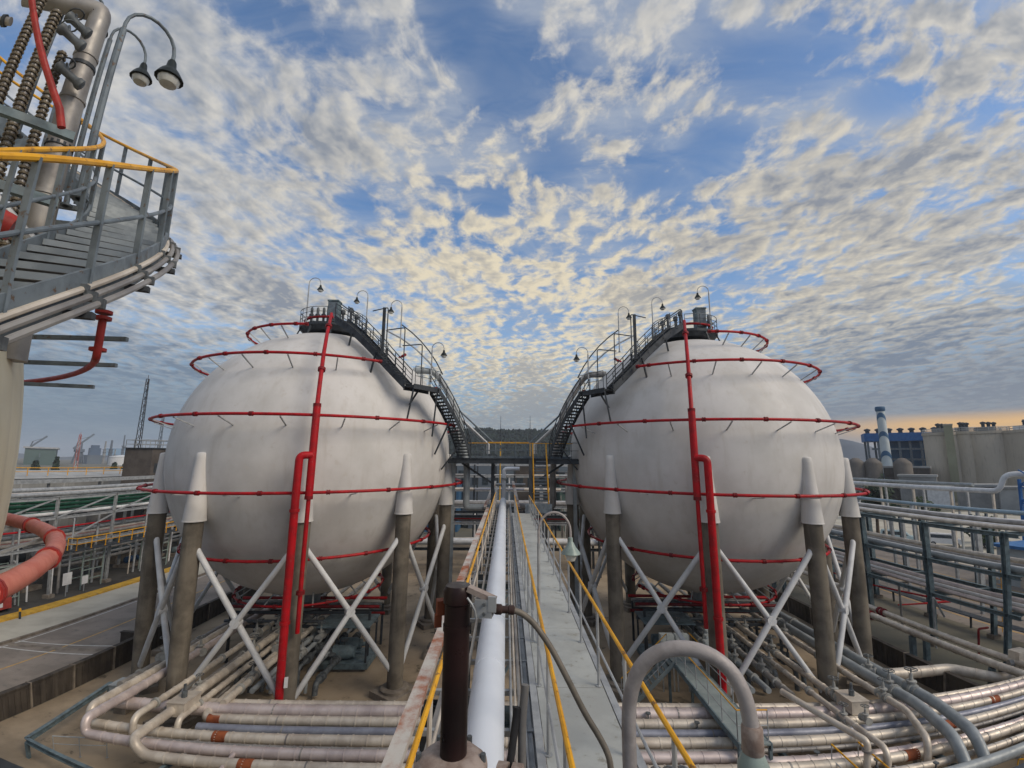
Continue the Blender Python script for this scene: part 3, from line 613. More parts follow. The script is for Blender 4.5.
t = lamp_post((-6.2, 5.66, 16.6), 3.55, R(62), 'large dark gooseneck lamp with glass bowl over the curving stair', s=.95, r=.038, m_p=m_bluegrey, arm=.42)
lamp_post((-6.95, 6.15, 16.8), 3.62, R(70), 'smaller looking gooseneck lamp with glass bowl behind the large one', s=.8, r=.030, m_p=m_bluegrey, arm=.4)
lamp_post((-7.2, 5.3, 17.5), 2.95, R(48), 'gooseneck lamp neck rising behind the stout grey pipe', s=.8, r=.03, m_p=m_bluegrey, arm=.36)
# ---------------------------------------------------------------- elevated walkway and its pipe bridge (running away along +Y, a hair off square)
YAW = -.0112
def WX(x, y): return x+YAW*y
def wp(x, y, z): return Vector((WX(x, y), y, z))
wk = thing('walkway', 'long grey plated walkway between the two white spheres with yellow handrails', 'walkway', (0.9, 12, 9.3))
for i in range(13):
    y0, y1 = -2+i*2.35, -2+(i+1)*2.35-.012
    b = MB(); b.add([wp(.50, y0, 9.56), wp(1.52, y0, 9.56), wp(1.52, y1, 9.56), wp(.50, y1, 9.56), wp(.50, y0, 9.53), wp(1.52, y0, 9.53), wp(1.52, y1, 9.53), wp(.50, y1, 9.53)],
        [(0, 1, 2, 3), (7, 6, 5, 4), (0, 4, 5, 1), (1, 5, 6, 2), (2, 6, 7, 3), (3, 7, 4, 0)]); b.build('deck_plate', m_deck, wk, False)
for x in (.44, 1.58): b = MB(); b.ibeam(wp(x, -2, 9.44), wp(x, 28.6, 9.44), .1, .26, .02); b.build('stringer', m_steel, wk, False)
railing(wk, [wp(1.46, y, 9.56) for y in (1, 8, 15, 22, 28.4)], 1.1, 1.6, .026, m_yellow, m_steel, m_steel)
railing(wk, [wp(.53, y, 9.56) for y in (1, 8, 15, 22, 28.4)], 1.1, 1.6, .026, m_yellow, m_steel, m_steel)
# pipe bridge frame
pb = thing('pipe_bridge', 'steel ladder frame carrying the thick white pipe above the yard', 'pipe rack', (-.3, 12, 0))
b = MB(); b.box((0, 0, 0), (.001, .001, .001))
for i in range(34):
    y = 1.5+i*1.02; b = MB(); b.beam(wp(-1.30, y, 9.38), wp(.40, y, 9.38), .07, .07); b.build('rung', m_steel, pb, False)
for x, m in ((-.95, m_clad3), (.33, m_steel)): b = MB(); b.ibeam(wp(x, -2, 9.30), wp(x, 37, 9.30), .1, .2, .02); b.build('side_beam', m, pb, False)
for y in (7.5, 14.5, 21.5, 28.3, 35.5):
    for x in (-1.15, 1.5):
        b = MB(); b.ibeam(wp(x, y, 0), wp(x, y, 9.28), .22, .22, .02); b.build('post', m_steeld, pb, False); b = MB(); b.box(wp(x, y, .1), (.5, .5, .2)); b.build('base_plate', m_plinth, pb, False)
    b = MB(); b.ibeam(wp(-1.2, y, 9.1), wp(1.6, y, 9.1), .18, .22, .02); b.build('cross_beam', m_teal, pb, False)
    b = MB(); b.beam(wp(-1.15, y, 5.0), wp(1.5, y, 8.8), .08, .08); b.build('diagonal', m_teal, pb)
b = MB(); b.beam(wp(-1.26, 2.2, 9.58), wp(-1.26, 31, 9.58), .20, .10); b.single('channel_beam', m_rust, 'white steel channel with orange rust patches beside the yellow rail', 'beam', smooth=False)
t = thing('side_rail', 'yellow handrail between the rusty channel and the thick white pipe', 'handrail', wp(-.72, 12, 9.4))
railing(t, [wp(-.74, y, 9.45) for y in (2.5, 9, 16, 23, 31)], 1.18, 2.4, .028, m_yellow, m_clad, m_clad, mids=(.62,))
t = thing('white_pipe', 'thick smooth white pipe running the length of the bridge', 'pipe', wp(-.22, 12, 9.42))
b = MB(); b.tube([wp(-.24, 1.0, 9.68), wp(-.24, 7.5, 9.68), wp(-.24, 14, 9.68), wp(-.24, 24, 9.68), wp(-.24, 35.2, 9.68)], .245, 24); b.build('pipe', m_wpipe, t)
b = MB(); b.lathe([(.245, 0), (.20, .08), (.1, .14), (.001, .16)], wp(-.24, 35.2, 9.68), 20, (0, 1, 0)); b.build('end_cap', m_wpipe, t)
for y in (7.52, 16.1, 24.6):
    b = MB(); b.lathe([(.247, -.012), (.251, -.011), (.251, .011), (.247, .012)], wp(-.24, y, 9.68), 24, (YAW, 1, 0)); b.build('weld_band', m_wpipe, t)
for y in range(3, 35, 4): b = MB(); b.box(wp(-.24, y, 9.425), (.3, .16, .04)); b.build('saddle', m_steel, t, False)
for k, (x, z, r, m) in enumerate(((.10, 9.46, .022, m_steel), (.165, 9.46, .022, m_clad), (.225, 9.47, .03, m_clad3), (.29, 9.45, .018, m_steel), (-.62, 9.46, .03, m_clad), (-.86, 9.46, .02, m_clad3))):
    t = MB(); t.tube([wp(x, 2.0, z), wp(x, 31.5+k*.5, z)], r, 8); t.single('conduit_run', m, ('slim steel conduit next to the thick white pipe', 'pale slim conduit second from the thick white pipe', 'thicker dull conduit third from the thick white pipe', 'thin steel conduit tight against the walkway edge', 'pale thin pipe between white pipe and yellow rail', 'dull thin pipe under the yellow side rail')[k], 'conduit')
# tee riser behind the white pipe's end
t = thing('tee_riser', 'pale vertical pipe with side arm beyond the end of the white pipe', 'pipe', wp(-.2, 37, 9.4))
b = MB(); b.tube(fil([wp(-.2, 37, 9.0), wp(-.2, 37, 12.1), wp(1.1, 37, 12.1)], .3), .16, 12); b.build('pipe', m_wpipe, t)
b = MB(); b.tube([wp(-1.1, 37.1, 10.8), wp(1.6, 37.1, 10.8)], .11, 10); b.build('cross_arm', m_steel, t)
b = MB(); b.lathe([(.26, -.05), (.26, .05)], wp(-.2, 37, 11.3), 12); b.build('flange', m_greypipe, t)
for x in (-1.5, .9):
    t = thing('sloped_strut', 'weathered slanting strut at the far end of the pipe bridge', 'strut', wp(x, 36, 9.3), 'struts at the end of the pipe bridge')
    b = MB(); b.ibeam(wp(x, 32, 9.5), wp(x*.62, 37.5, 11.0), .22, .16, .03); b.build('beam', m_rust, t, False); b = MB(); b.box(wp(x, 32, 9.42), (.4, .4, .06)); b.build('foot_plate', m_steeld, t, False)
# sphere to sphere bridge platform
bp = thing('bridge_platform', 'dark steel bridge platform joining the two sphere stairs', 'platform', (.3, 31.5, 12.6))
for i in range(9):
    x0 = -4.35+i*1.02; b = MB(); b.box((x0+.5, 32.0, 12.95), (1.0, 1.7, .05)); b.build('grating_panel', m_steeld, bp, False)
for y in (31.1, 32.9): b = MB(); b.ibeam((-4.5, y, 12.76), (5.0, y, 12.76), .14, .32, .03); b.build('edge_beam', m_steeld, bp, False)
railing(bp, [(-4.4, 32.88, 12.98), (4.9, 32.88, 12.98)], 1.1, 1.15, .026, m_yellow, m_bluegrey, m_bluegrey, toe=.14)
railing(bp, [(-1.7, 31.15, 12.98), (1.25, 31.15, 12.98)], 1.1, 1.0, .024, m_yellow, m_bluegrey, m_bluegrey)
railing(bp, [(-4.4, 31.15, 12.98), (-3.9, 31.15, 12.98)], 1.1, .5, .02, m_steeld, m_steeld, m_steeld)
railing(bp, [(3.6, 31.15, 12.98), (4.95, 31.15, 12.98)], 1.1, .65, .02, m_steeld, m_steeld, m_steeld)
for x in (-4.2, -1.35, 1.5, 4.6):
    b = MB(); b.ibeam((x, 32.2, 0), (x, 32.2, 12.6), .24, .24, .02); b.build('post', m_steeld if abs(x) < 3 else m_greypipe, bp, False)
for x0, x1 in ((-3.6, -1.4), (3.8, 1.6)): b = MB(); b.beam((x0, 32.1, 12.6), (x1, 32.1, 11.2), .14, .14); b.build('knee_brace', m_steeld, bp)
# yellow railed stair from the walkway up to the bridge
st = thing('walkway_stair', 'steep stair with yellow rails climbing from the walkway to the bridge platform', 'stair', (1.8, 28.6, 9.5))
b = MB(); b.box((1.75, 29.0, 9.62), (1.7, 1.3, .08)); b.box((1.75, 28.4, 9.9), (1.7, .03, .5)); b.build('foot_landing', m_bluegrey, st, False)
stair_run(st, [(1.95, 28.9, 9.66), (1.98, 29.9, 10.9), (2.0, 31.3, 12.95)], .95, m_bluegrey, m_bluegrey, rise=.21, m_top=m_yellow, m_post=m_yellow, h=1.1, spacing=1.2, r=.04, strw=.04)
lad = thing('ladder_post', 'dark tall post beside the yellow railed stair', 'post', (1.25, 28.6, 9.0))
b = MB(); b.ibeam((1.25, 28.7, 8.8), (1.25, 28.7, 12.9), .22, .22, .03); b.build('post', m_steeld, lad, False); b = MB(); b.box((1.25, 28.7, 8.82), (.45, .45, .05)); b.build('base_plate', m_steeld, lad, False)
# white slanting pipes from the bridge over the shoulders of the tanks
for s, C in ((-1, CL), (1, CR)):
    f = (lambda a: a) if s < 0 else (lambda a: 180-a); y = 33.6
    t = thing('slanting_pipe', 'pale slanting line from the bridge platform up to the tank ' + ('beside the road' if s < 0 else 'by the pipe rack'), 'pipe', (1.9*s, y, 13.5))
    for k, (o, m) in enumerate(((0, m_white), (.16, m_steel), (-.5, m_bluegrey))):
        b = MB(); b.tube([(s*(1.75+o), y+k*.1, 13.3), (s*(1.75+o), y+k*.1, 14.0), (s*(4.6+o), y+k*.1, 16.6), pol(C, 9.3, f(14), 17.4+o)], .06, 8); b.build('pipe', m, t)

# ---------------------------------------------------------------- low pipe rows across the front of the tanks
LOW = [  # Y, z, radius, cladding, x0, x1, description
    (22.38, 1.80, .17, m_clad, -14.7, 46, 'cream clad pipe, rearmost of the low row'),
    (21.82, 1.80, .27, m_clad2, -18.1, 46, 'widest pinkish clad pipe of the low row'),
    (21.15, 1.75, .19, m_clad, -13.8, 45, 'cream clad pipe with a rust wrap in front of the widest pipe'),
    (20.55, 1.70, .17, m_bluepipe, -13.2, 45, 'smooth blue grey pipe of the low row'),
    (19.95, 1.70, .20, m_clad, -15.7, 44, 'cream clad pipe in front of the blue grey pipe'),
    (19.48, 1.65, .09, m_clad3, -15.1, 44, 'thin dull pipe of the low row'),
    (19.05, 1.70, .20, m_clad2, -16.2, 9.6, 'smooth pinkish pipe with a step near the crossover stair'),
    (18.35, 1.65, .20, m_clad, -13.1, 44, 'cream clad pipe with a rust wrap, front of the low row'),
    (17.45, 1.65, .15, m_clad, -11.4, 44, 'narrow cream clad pipe nearest the front supports'),
    (16.6, 1.65, .26, m_greypipe, 5.7, 44, 'stout grey pipe ending in two tall bends')]
for k, (y, z, r, m, x0, x1, lb) in enumerate(LOW):
    t = thing('low_pipe', lb, 'pipe', (x0, y, z-r)); P = [(x0, y, z), (x1, y, z)]
    if k == 1: P = [(-18.5, 33, z+.05), (-18.5, y, z)]+P[1:]
    if k == 2: P = [(-13.4, 34, z+.25), (-13.4, y, z+.02)]+P[1:]
    if k == 4: P = [(-17.85, 36, 2.35), (-17.85, 20.05, 2.35), (-17.85, 19.95, z)]+P[1:]
    if k == 6: P = [(-17.3, 36, 2.3), (-17.3, 19.15, 2.3), (-17.3, 19.05, z), (9.6, y, z), (10.0, y-.33, z-.05), (44, y-.33, z-.05)]
    if k == 7: P = [(-14.5, 34, 2.2), (-14.5, 18.35, 2.2), (-14.0, 18.35, z)]+P[1:]
    P = fil(P, .55 if r > .15 else .3, 5)
    b = MB(); (b.jacket(P, r, .62, .011, 14) if m not in (m_bluepipe, m_greypipe) else b.tube(P, r, 14)); b.build('pipe', m, t)
    if k in (2, 7, 4):
        for x in ((-12.8, 9.6, 22.7) if k == 2 else (-9.8, 15.6) if k == 7 else (-11.8, 18.9)):
            b = MB(); b.lathe([(r+.018, -.28), (r+.018, .28)], (x, y, z), 14, (1, 0, 0)); b.build('rust_wrap', m_rustband, t)
    for x in range(-11, 44, 9):
        if x0 < x+.5*k < x1-.5: b = MB(); b.lathe([(r+.02, -.03), (r+.02, .03)], (x+.5*k, y, z), 14, (1, 0, 0)); b.build('strap', m_clad3, t)
for k, (y, z, r, m, x0, lb) in enumerate(((22.1, 1.56, .06, m_clad3, -14.0, 'slim dull line tucked behind the widest pipe'), (21.48, 1.58, .07, m_greypipe, -13.0, 'slim grey line tucked in front of the widest pipe'), (20.86, 1.55, .05, m_ltgreen, -12.6, 'slim pale green line next to the blue grey pipe'), (20.26, 1.56, .06, m_clad, -14.6, 'slim cream line in front of the blue grey pipe'), (18.70, 1.54, .07, m_clad3, -12.6, 'slim dull line between the front cream pipes'), (17.88, 1.52, .05, m_steel, -11.0, 'slim steel line behind the narrow cream pipe'), (16.98, 1.54, .09, m_clad2, -10.6, 'pinkish slim pipe at the front of the sleepers'))):
    t = thing('slim_pipe', lb, 'pipe', (x0, y, z-r)); b = MB(); b.tube(fil([(x0, y+(.9 if k % 2 else 2.0), 1.3 if k % 2 else 1.7), (x0, y, z), (43.5, y, z)], .3, 4), r, 10); b.build('pipe', m, t)
    for x in (-9.5+k, 3.5+k*.7, 12+k*.5, 20+k*.6, 27-k*.4): b = MB(); b.lathe([(r+.05, -.05), (r+.05, .05)], (x, y, z), 10, (1, 0, 0)); b.build('flange', m_clad3, t)
    x = 4.2+k*1.9; b = MB(); b.lathe([(.07, 0), (.07, .22), (.03, .24), (.03, .42), (.12, .43), (.12, .455), (.02, .46)], (x, y, z), 8); b.build('small_valve', m_valve, t)
for k, x in enumerate(range(-13, 44, 6)):
    t = thing('pipe_sleeper', 'low steel sleeper frame under the pipe rows', 'support', (x, 21, 0), 'sleepers under the low pipe rows')
    b = MB(); b.ibeam((x, 16.2, 1.33), (x, 22.9, 1.33), .16, .22, .02); b.build('beam', m_teal, t, False)
    for y in (16.6, 19.6, 22.6): b = MB(); b.box((x, y, .61), (.24, .24, 1.22)); b.build('stub', m_plinth, t, False)
# runs going back under the tanks
def back_run(x, y0, y1, z, r, m, label, front=None, jk=True):
    t = thing('back_pipe', label, 'pipe', (x, y0, z-r)); P = fil(list(reversed(front or []))+[(x, y0, z), (x, y1, z)], .75 if r > .2 else .4, 6); b = MB(); (b.jacket(P, r, .7, .011, 12) if jk else b.tube(P, r, 12)); b.build('pipe', m, t)
    for y in (y0+1.3, y0+6.0, y0+10.5): b = MB(); b.lathe([(r+.07, -.06), (r+.07, .06)], (x, y, z), 14, (0, 1, 0)); b.build('flange', m_valve2, t)
    return t
for x, y0, z, r, m, lb, fr in (
    (-15.45, 19.65, 2.35, .15, m_clad, 'cream clad pipe running back under the tank from a dropped end', [(-15.45, 19.6, 1.5)]),
    (-15.0, 20.8, 2.1, .11, m_clad3, 'slim dull pipe running back between two clad pipes', None),
    (-13.95, 20.4, 2.05, .14, m_clad, 'short fronted clad pipe running back under the tank', [(-13.95, 20.3, 1.5)]),
    (-12.85, 21.75, 2.1, .16, m_clad, 'clad pipe running back close to the red riser', None),
    (-12.4, 23.3, 1.9, .13, m_greypipe, 'bare grey pipe running back beside the red riser column', None),
    (-11.95, 23.9, 1.8, .12, m_greypipe, 'bare grey pipe second from the red riser column', None),
    (-19.2, 23.4, 1.8, .2, m_clad3, 'stout dull pipe running back beside the low wall side columns', None)):
    back_run(x, y0, 41, z, r, m, lb, fr)
for k, (x, y0, z, r, m, lb, fr) in enumerate((
    (11.9, 23.7, 1.9, .14, m_greypipe, 'bare grey pipe running back beside the riser by the pipe rack', None),
    (12.7, 23.7, 1.9, .15, m_greypipe, 'bare grey pipe running back left of the tank nozzle', None),
    (13.5, 23.1, 1.95, .16, m_clad3, 'dull clad pipe running back under the tank by the rack', None),
    (14.35, 21.8, 2.15, .13, m_clad, 'cream pipe with an open drop end by the handwheel valves', [(14.35, 18.15, 2.15), (14.35, 18.0, 1.1)]),
    (15.2, 21.2, 2.2, .16, m_clad, 'cream clad pipe running back beside the valve box', None),
    (17.05, 20.4, 2.4, .15, m_clad, 'cream clad pipe bending down before the grey bends', [(16.0, 17.95, 2.4), (16.0, 17.85, 1.2)]),
    (17.8, 20.6, 2.5, .25, m_greypipe, 'stout grey pipe curving down in front of the tank', [(16.95, 17.6, 2.5), (16.95, 16.75, 1.6)]),
    (18.7, 20.6, 2.5, .25, m_greypipe, 'stout grey pipe curving down next to its twin', [(17.95, 17.6, 2.5), (17.95, 16.75, 1.6)]))):
    back_run(x, y0, 42, z, r, m, lb.replace(' left of the tank nozzle', ' second from that riser'), fr, m not in (m_greypipe,))
t = thing('bend_pipe', 'thick cream pipe bending away at the foot of the tank columns', 'pipe', (20, 27, .9))
b = MB(); b.jacket(fil([(19.9, 36, 1.35), (19.9, 26.3, 1.35), (24.9, 26.3, 1.35), (26.6, 24.3, 1.2), (30, 24.3, 1.2)], .5), .3, .8, .012, 14); b.build('pipe', m_clad, t)
t = thing('valve_chest', 'grey square valve chest at the foot of the outer columns beside the road', 'box', pol(CL, 9.9, -128, 0))
q = pol(CL, 9.9, -128, 0); b = MB(); b.box(q+Vector((0, 0, 1.05)), (1.0, .9, .8)); b.build('body', m_greypipe, t, False); b = MB(); b.box(q+Vector((0, 0, 1.48)), (1.08, .98, .06)); b.build('lid', m_greypipe, t, False); b = MB(); b.box(q+Vector((0, 0, .32)), (.7, .6, .64)); b.build('stand', m_plinth, t, False)

# ---------------------------------------------------------------- valves
def make_valve(loc, label, group, m=m_valve2, mw=m_valve):
    t = thing('gate_valve', label, 'valve', loc, group); x, y, z = loc
    b = MB(); b.lathe([(.10, -.36), (.24, -.36), (.24, -.29), (.15, -.28), (.17, -.1), (.17, .1), (.15, .28), (.24, .29), (.24, .36), (.10, .36)], (x, y, z), 12, (0, 1, 0)); b.build('body', m, t)
    b = MB(); b.lathe([(.13, .1), (.13, .28), (.2, .29), (.2, .35), (.08, .37), (.06, .62), (.03, .64), (.03, .86)], (x, y, z), 10); b.build('bonnet', m, t)
    b = MB(); c = Vector((x, y, z+.80)); b.tube([c+Vector((.23*math.cos(a*math.pi/8), .23*math.sin(a*math.pi/8), 0)) for a in range(16)], .022, 6, closed=True)
    for a in (0, 1, 2): q = Vector((.23*math.cos(a*math.pi/3), .23*math.sin(a*math.pi/3), 0)); b.tube([c-q, c+q], .014, 5)
    b.build('handwheel', mw, t); return t
v0 = make_valve((17.8, 22.3, 2.5), 'big grey flanged valve on the stout grey bend pipe', 'valves by the grey bends')
copy_tree(v0, (18.7, 22.0, 2.5), 0, 1.15, 'larger grey flanged valve on the twin bend pipe', 'valves by the grey bends')
VL = ['grey handwheel valve among the pipes under the tank by the rack', 'grey handwheel valve among the pipes under the tank beside the road']
for i, (x, y, z, s) in enumerate(((17.05, 21.77, 2.45, .9), (15.2, 22.54, 2.2, .95), (14.35, 20.72, 2.05, .8), (15.2, 20.53, 2.1, .7), (13.5, 25.68, 2.0, .9), (12.7, 26.95, 1.95, .9), (11.9, 27.93, 1.9, .8), (14.35, 26.46, 2.0, .9), (15.2, 27.64, 2.15, 1), (13.5, 28.91, 2.0, .9), (17.8, 26.85, 2.5, 1), (17.05, 25.48, 2.4, .8), (12.9, 30.38, 2.0, 1), (13.8, 31.36, 2.0, 1.1), (15.4, 30.97, 2.1, 1), (11.8, 29.01, 1.9, .9), (10.9, 30.87, 2.0, 1.0), (17.2, 29.69, 2.3, 1), (18.3, 24.26, 2.5, .9))):
    copy_tree(v0, (x, y, z), (i*1.7) % 3 if i > 11 else 0, s, ('small ' if s < .85 else 'large ' if s > .97 else 'mid sized ')+VL[0], ('small ' if s < .85 else 'large ' if s > .97 else 'mid sized ')+'valves under the tank by the rack')
for i, (x, y, z, s) in enumerate(((-12.85, 24.07, 2.1, .9), (-12.4, 26.46, 2.0, .9), (-11.95, 27.44, 1.9, .9), (-13.4, 27.64, 2.2, 1), (-14.5, 26.95, 2.2, 1), (-13.95, 29.4, 2.1, 1), (-13.4, 29.79, 2.1, 1.1), (-12.7, 30.97, 2.0, 1), (-11.8, 29.6, 2.0, 1), (-15.45, 28.91, 2.35, 1), (-17.3, 26.66, 2.3, .9), (-15.0, 30.58, 2.1, 1), (-13.9, 32.34, 2.1, 1.1), (-17.85, 25.48, 2.4, .9), (-19.2, 26.46, 2.1, 1.2), (-14.9, 23.11, 2.1, .7))):
    copy_tree(v0, (x, y, z), (i*1.3) % 3 if i > 9 else 0, s, ('small ' if s < .85 else 'large ' if s > .97 else 'mid sized ')+VL[1], ('small ' if s < .85 else 'large ' if s > .97 else 'mid sized ')+'valves under the tank beside the road')
for (x, y, lb) in ((-14.3, 21.2, 'pale square valve box over the clad pipes beside the road'), (15.45, 21.7, 'pale square valve box beside the stout grey bends')):
    t = thing('valve_box', lb, 'box', (x, y, 1.9)); b = MB(); b.box((x, y, 2.25), (.8, 1.1, .55)); b.build('body', m_clad, t, False); b = MB(); b.box((x, y, 2.545), (.86, 1.16, .03)); b.build('lid', m_clad, t, False)
    b = MB(); b.lathe([(.12, 2.56), (.12, 2.8), (.06, 2.82), (.06, 3.1)], (x, y, 0), 8); b.build('stem', m_valve, t)
# darker manifold runs further in under the tanks
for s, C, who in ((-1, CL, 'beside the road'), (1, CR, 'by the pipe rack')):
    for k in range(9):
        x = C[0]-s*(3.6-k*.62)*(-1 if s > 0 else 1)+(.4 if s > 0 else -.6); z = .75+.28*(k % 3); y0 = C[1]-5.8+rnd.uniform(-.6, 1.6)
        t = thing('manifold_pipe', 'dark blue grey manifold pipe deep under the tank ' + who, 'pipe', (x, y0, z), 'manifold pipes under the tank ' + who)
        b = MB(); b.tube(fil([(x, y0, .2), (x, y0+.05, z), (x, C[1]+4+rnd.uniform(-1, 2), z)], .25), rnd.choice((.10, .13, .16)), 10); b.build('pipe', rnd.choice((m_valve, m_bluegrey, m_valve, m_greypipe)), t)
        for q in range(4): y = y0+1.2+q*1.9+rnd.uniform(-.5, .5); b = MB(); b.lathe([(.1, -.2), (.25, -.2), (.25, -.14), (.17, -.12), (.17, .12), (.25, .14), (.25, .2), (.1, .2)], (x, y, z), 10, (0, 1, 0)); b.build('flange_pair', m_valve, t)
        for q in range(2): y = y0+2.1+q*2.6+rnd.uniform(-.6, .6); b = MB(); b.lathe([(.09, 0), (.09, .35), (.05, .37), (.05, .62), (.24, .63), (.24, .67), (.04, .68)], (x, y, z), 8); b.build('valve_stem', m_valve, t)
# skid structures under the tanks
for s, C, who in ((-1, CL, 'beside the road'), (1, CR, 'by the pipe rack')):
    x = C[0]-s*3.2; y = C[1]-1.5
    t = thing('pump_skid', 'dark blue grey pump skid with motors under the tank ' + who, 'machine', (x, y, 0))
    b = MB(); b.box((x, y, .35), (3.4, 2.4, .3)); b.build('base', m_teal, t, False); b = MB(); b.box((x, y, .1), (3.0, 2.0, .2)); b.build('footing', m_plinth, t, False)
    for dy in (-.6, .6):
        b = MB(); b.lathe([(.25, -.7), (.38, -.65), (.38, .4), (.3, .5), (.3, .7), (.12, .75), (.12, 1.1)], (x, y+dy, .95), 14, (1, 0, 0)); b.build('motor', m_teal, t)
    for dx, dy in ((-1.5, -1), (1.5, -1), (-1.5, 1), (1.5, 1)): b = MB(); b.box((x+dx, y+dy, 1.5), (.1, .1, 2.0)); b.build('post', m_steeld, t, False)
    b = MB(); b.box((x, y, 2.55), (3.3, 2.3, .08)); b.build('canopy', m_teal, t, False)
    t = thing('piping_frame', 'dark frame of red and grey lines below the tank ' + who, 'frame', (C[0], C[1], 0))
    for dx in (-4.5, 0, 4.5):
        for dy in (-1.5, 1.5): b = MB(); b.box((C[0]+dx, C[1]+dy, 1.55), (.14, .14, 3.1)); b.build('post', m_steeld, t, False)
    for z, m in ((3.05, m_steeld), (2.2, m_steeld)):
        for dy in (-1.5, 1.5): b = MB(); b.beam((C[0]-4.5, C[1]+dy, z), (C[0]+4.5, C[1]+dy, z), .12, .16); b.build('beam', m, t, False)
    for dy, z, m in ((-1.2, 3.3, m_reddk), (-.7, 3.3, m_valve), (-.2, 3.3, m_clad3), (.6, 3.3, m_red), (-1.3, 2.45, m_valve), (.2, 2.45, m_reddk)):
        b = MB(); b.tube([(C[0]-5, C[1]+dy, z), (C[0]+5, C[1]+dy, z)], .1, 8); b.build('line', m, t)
    r3 = ring(C, 4.35, 4.6, -170, 170, 'small red spray ring under the very bottom of the tank ' + who, .06)
# crossover stair over the low pipes
co = thing('crossover_bridge', 'blue grey crossover platform with steps and yellow rails over the low pipes', 'platform', (9.5, 23, 0))
cx0, cx1 = 8.95, 10.15
b = MB(); b.box((9.35, 22.6, 2.38), (1.15, 8.0, .06)); b.build('deck', m_teal_lit, co, False)
for x in (8.73, 9.97): b = MB(); b.beam((x, 18.6, 2.30), (x, 26.6, 2.30), .06, .24); b.build('edge_beam', m_teal, co, False)
for x in (8.75, 9.95):
    for y in (18.7, 26.4): b = MB(); b.box((x, y, 1.09), (.12, .12, 2.18)); b.build('leg', m_teal, co, False)
railing(co, [(8.75, 18.8, 2.41), (8.75, 25.2, 2.41)], 1.1, 1.3, .026, m_yellow, m_steel, m_steel)
railing(co, [(9.95, 20.4, 2.41), (9.95, 26.4, 2.41)], 1.1, 1.3, .026, m_yellow, m_steel, m_steel)
railing(co, [(8.75, 18.8, 2.41), (9.95, 18.8, 2.41)], 1.1, 1.2, .026, m_yellow, m_steel, m_steel)
stair_run(co, [(6.1, 25.9, .1), (7.3, 25.9, 1.1), (8.7, 25.9, 2.38)], .95, m_teal_lit, m_teal_lit, m_top=m_yellow, m_post=m_steel, h=1.1, rise=.22, spacing=1.1, r=.026, strw=.05)
b = MB(); b.box((9.3, 26.0, 2.43), (1.3, 1.0, .03)); b.build('landing', m_teal_lit, co, False)
for k, (x, y) in enumerate(((9.1, 27.6), (9.95, 27.6), (11.1, 26.7), (11.5, 27.5), (11.85, 28.2))):
    t = thing('control_box', ('pale control cabinet behind the crossover steps', 'pale control cabinet beside its twin behind the crossover steps', 'pale slim cabinet next to the crossover rail', 'pale slim cabinet second from the crossover rail', 'pale slim cabinet third from the crossover rail')[k], 'cabinet', (x, y, 0))
    w = .78 if k < 2 else .42; b = MB(); b.box((x, y, 2.55), (w, .4, .95)); b.build('body', m_box, t, False); b = MB(); b.box((x, y-.21, 2.55), (w*.8, .02, .78)); b.build('door', m_box, t, False)
    for dx in (-w*.4, w*.4): b = MB(); b.box((x+dx, y, 1.04), (.07, .07, 2.08)); b.build('leg', m_steel, t, False)
# kerb frame and small rail at the yard's front corner
t = thing('corner_frame', 'teal steel corner frame in front of the clad pipe bends', 'frame', (-20.2, 19, 0))
for p, q in (((-20.3, 18.7, .85), (-21.4, 25.4, .85)), ((-20.3, 18.7, .85), (-13.5, 17.4, .85))): b = MB(); b.ibeam(p, q, .2, .24, .03); b.build('beam', m_teal, t, False)
for x, y in ((-20.3, 18.7), (-21.3, 25.2), (-16.9, 18.05), (-13.6, 17.42)): b = MB(); b.box((x, y, .37), (.16, .16, .74)); b.build('stub_post', m_teal, t, False)
railing(t, [(-19.4, 19.4, .1), (-17.2, 20.2, .1)], .9, 1.1, .03, m_steel, m_steel, m_steel)
# tube bundle beside the walkway rising toward the near platform
for k in range(4):
    x = 2.0+k*.22; MB().tube(fil([(x+2.4, 24, 1.6), (x+1.3, 15, 3.0), (x+.2, 8, 8.2), (x+.15, 3, 9.0)], 1.0, 6), .035, 8).single('tube_line', m_steel, 'slim steel tube of the bundle sloping down beside the walkway', 'tube', 'slim tubes beside the walkway')
# operator rails in the lower right
t = thing('yard_handrail', 'yellow yard handrail pair sloping down in front of the grey bends', 'handrail', (14.5, 16.5, 0))
for x in (12.9, 14.0):
    P = [Vector((x-.7, 18.4, 1.3)), Vector((x+.55, 14.6, .0))]; MB().tube([p+Vector((0, 0, 1.1)) for p in P], .035, 8).build('handrail', m_yellow, t); MB().tube([p+Vector((0, 0, .55)) for p in P], .022, 8).build('mid_rail', m_steel, t)
    for i in range(4): q = P[0].lerp(P[1], i/3); b = MB(); b.tube([q+Vector((0, 0, -.2)), q+Vector((0, 0, 1.1))], .022, 8); b.build('post', m_steel, t)
for x in (12.4, 14.5): b = MB(); b.beam((x-.45, 18.4, 1.25), (x+.75, 14.6, -.02), .06, .2); b.build('stringer', m_teal, t, False)
t = thing('relief_post', 'stout pale stand pipe with a slanting arm in front of the pipe rows', 'pipe', (13.8, 18.6, 0))
b = MB(); b.tube(fil([(13.3, 17.88, 0), (13.3, 17.88, 2.7), (12.1, 21.5, 2.9)], .2), .13, 12); b.build('pipe', m_clad, t); b = MB(); b.lathe([(.2, -.04), (.2, .04)], (13.3, 17.88, 2.35), 12); b.build('flange', m_clad3, t)
lamp_post((21.9, 18.4, 0), 3.2, R(20), 'grey green gooseneck lamp among the low pipes by the junction boxes', s=1.5, r=.05, m_s=m_lampg, arm=.55)
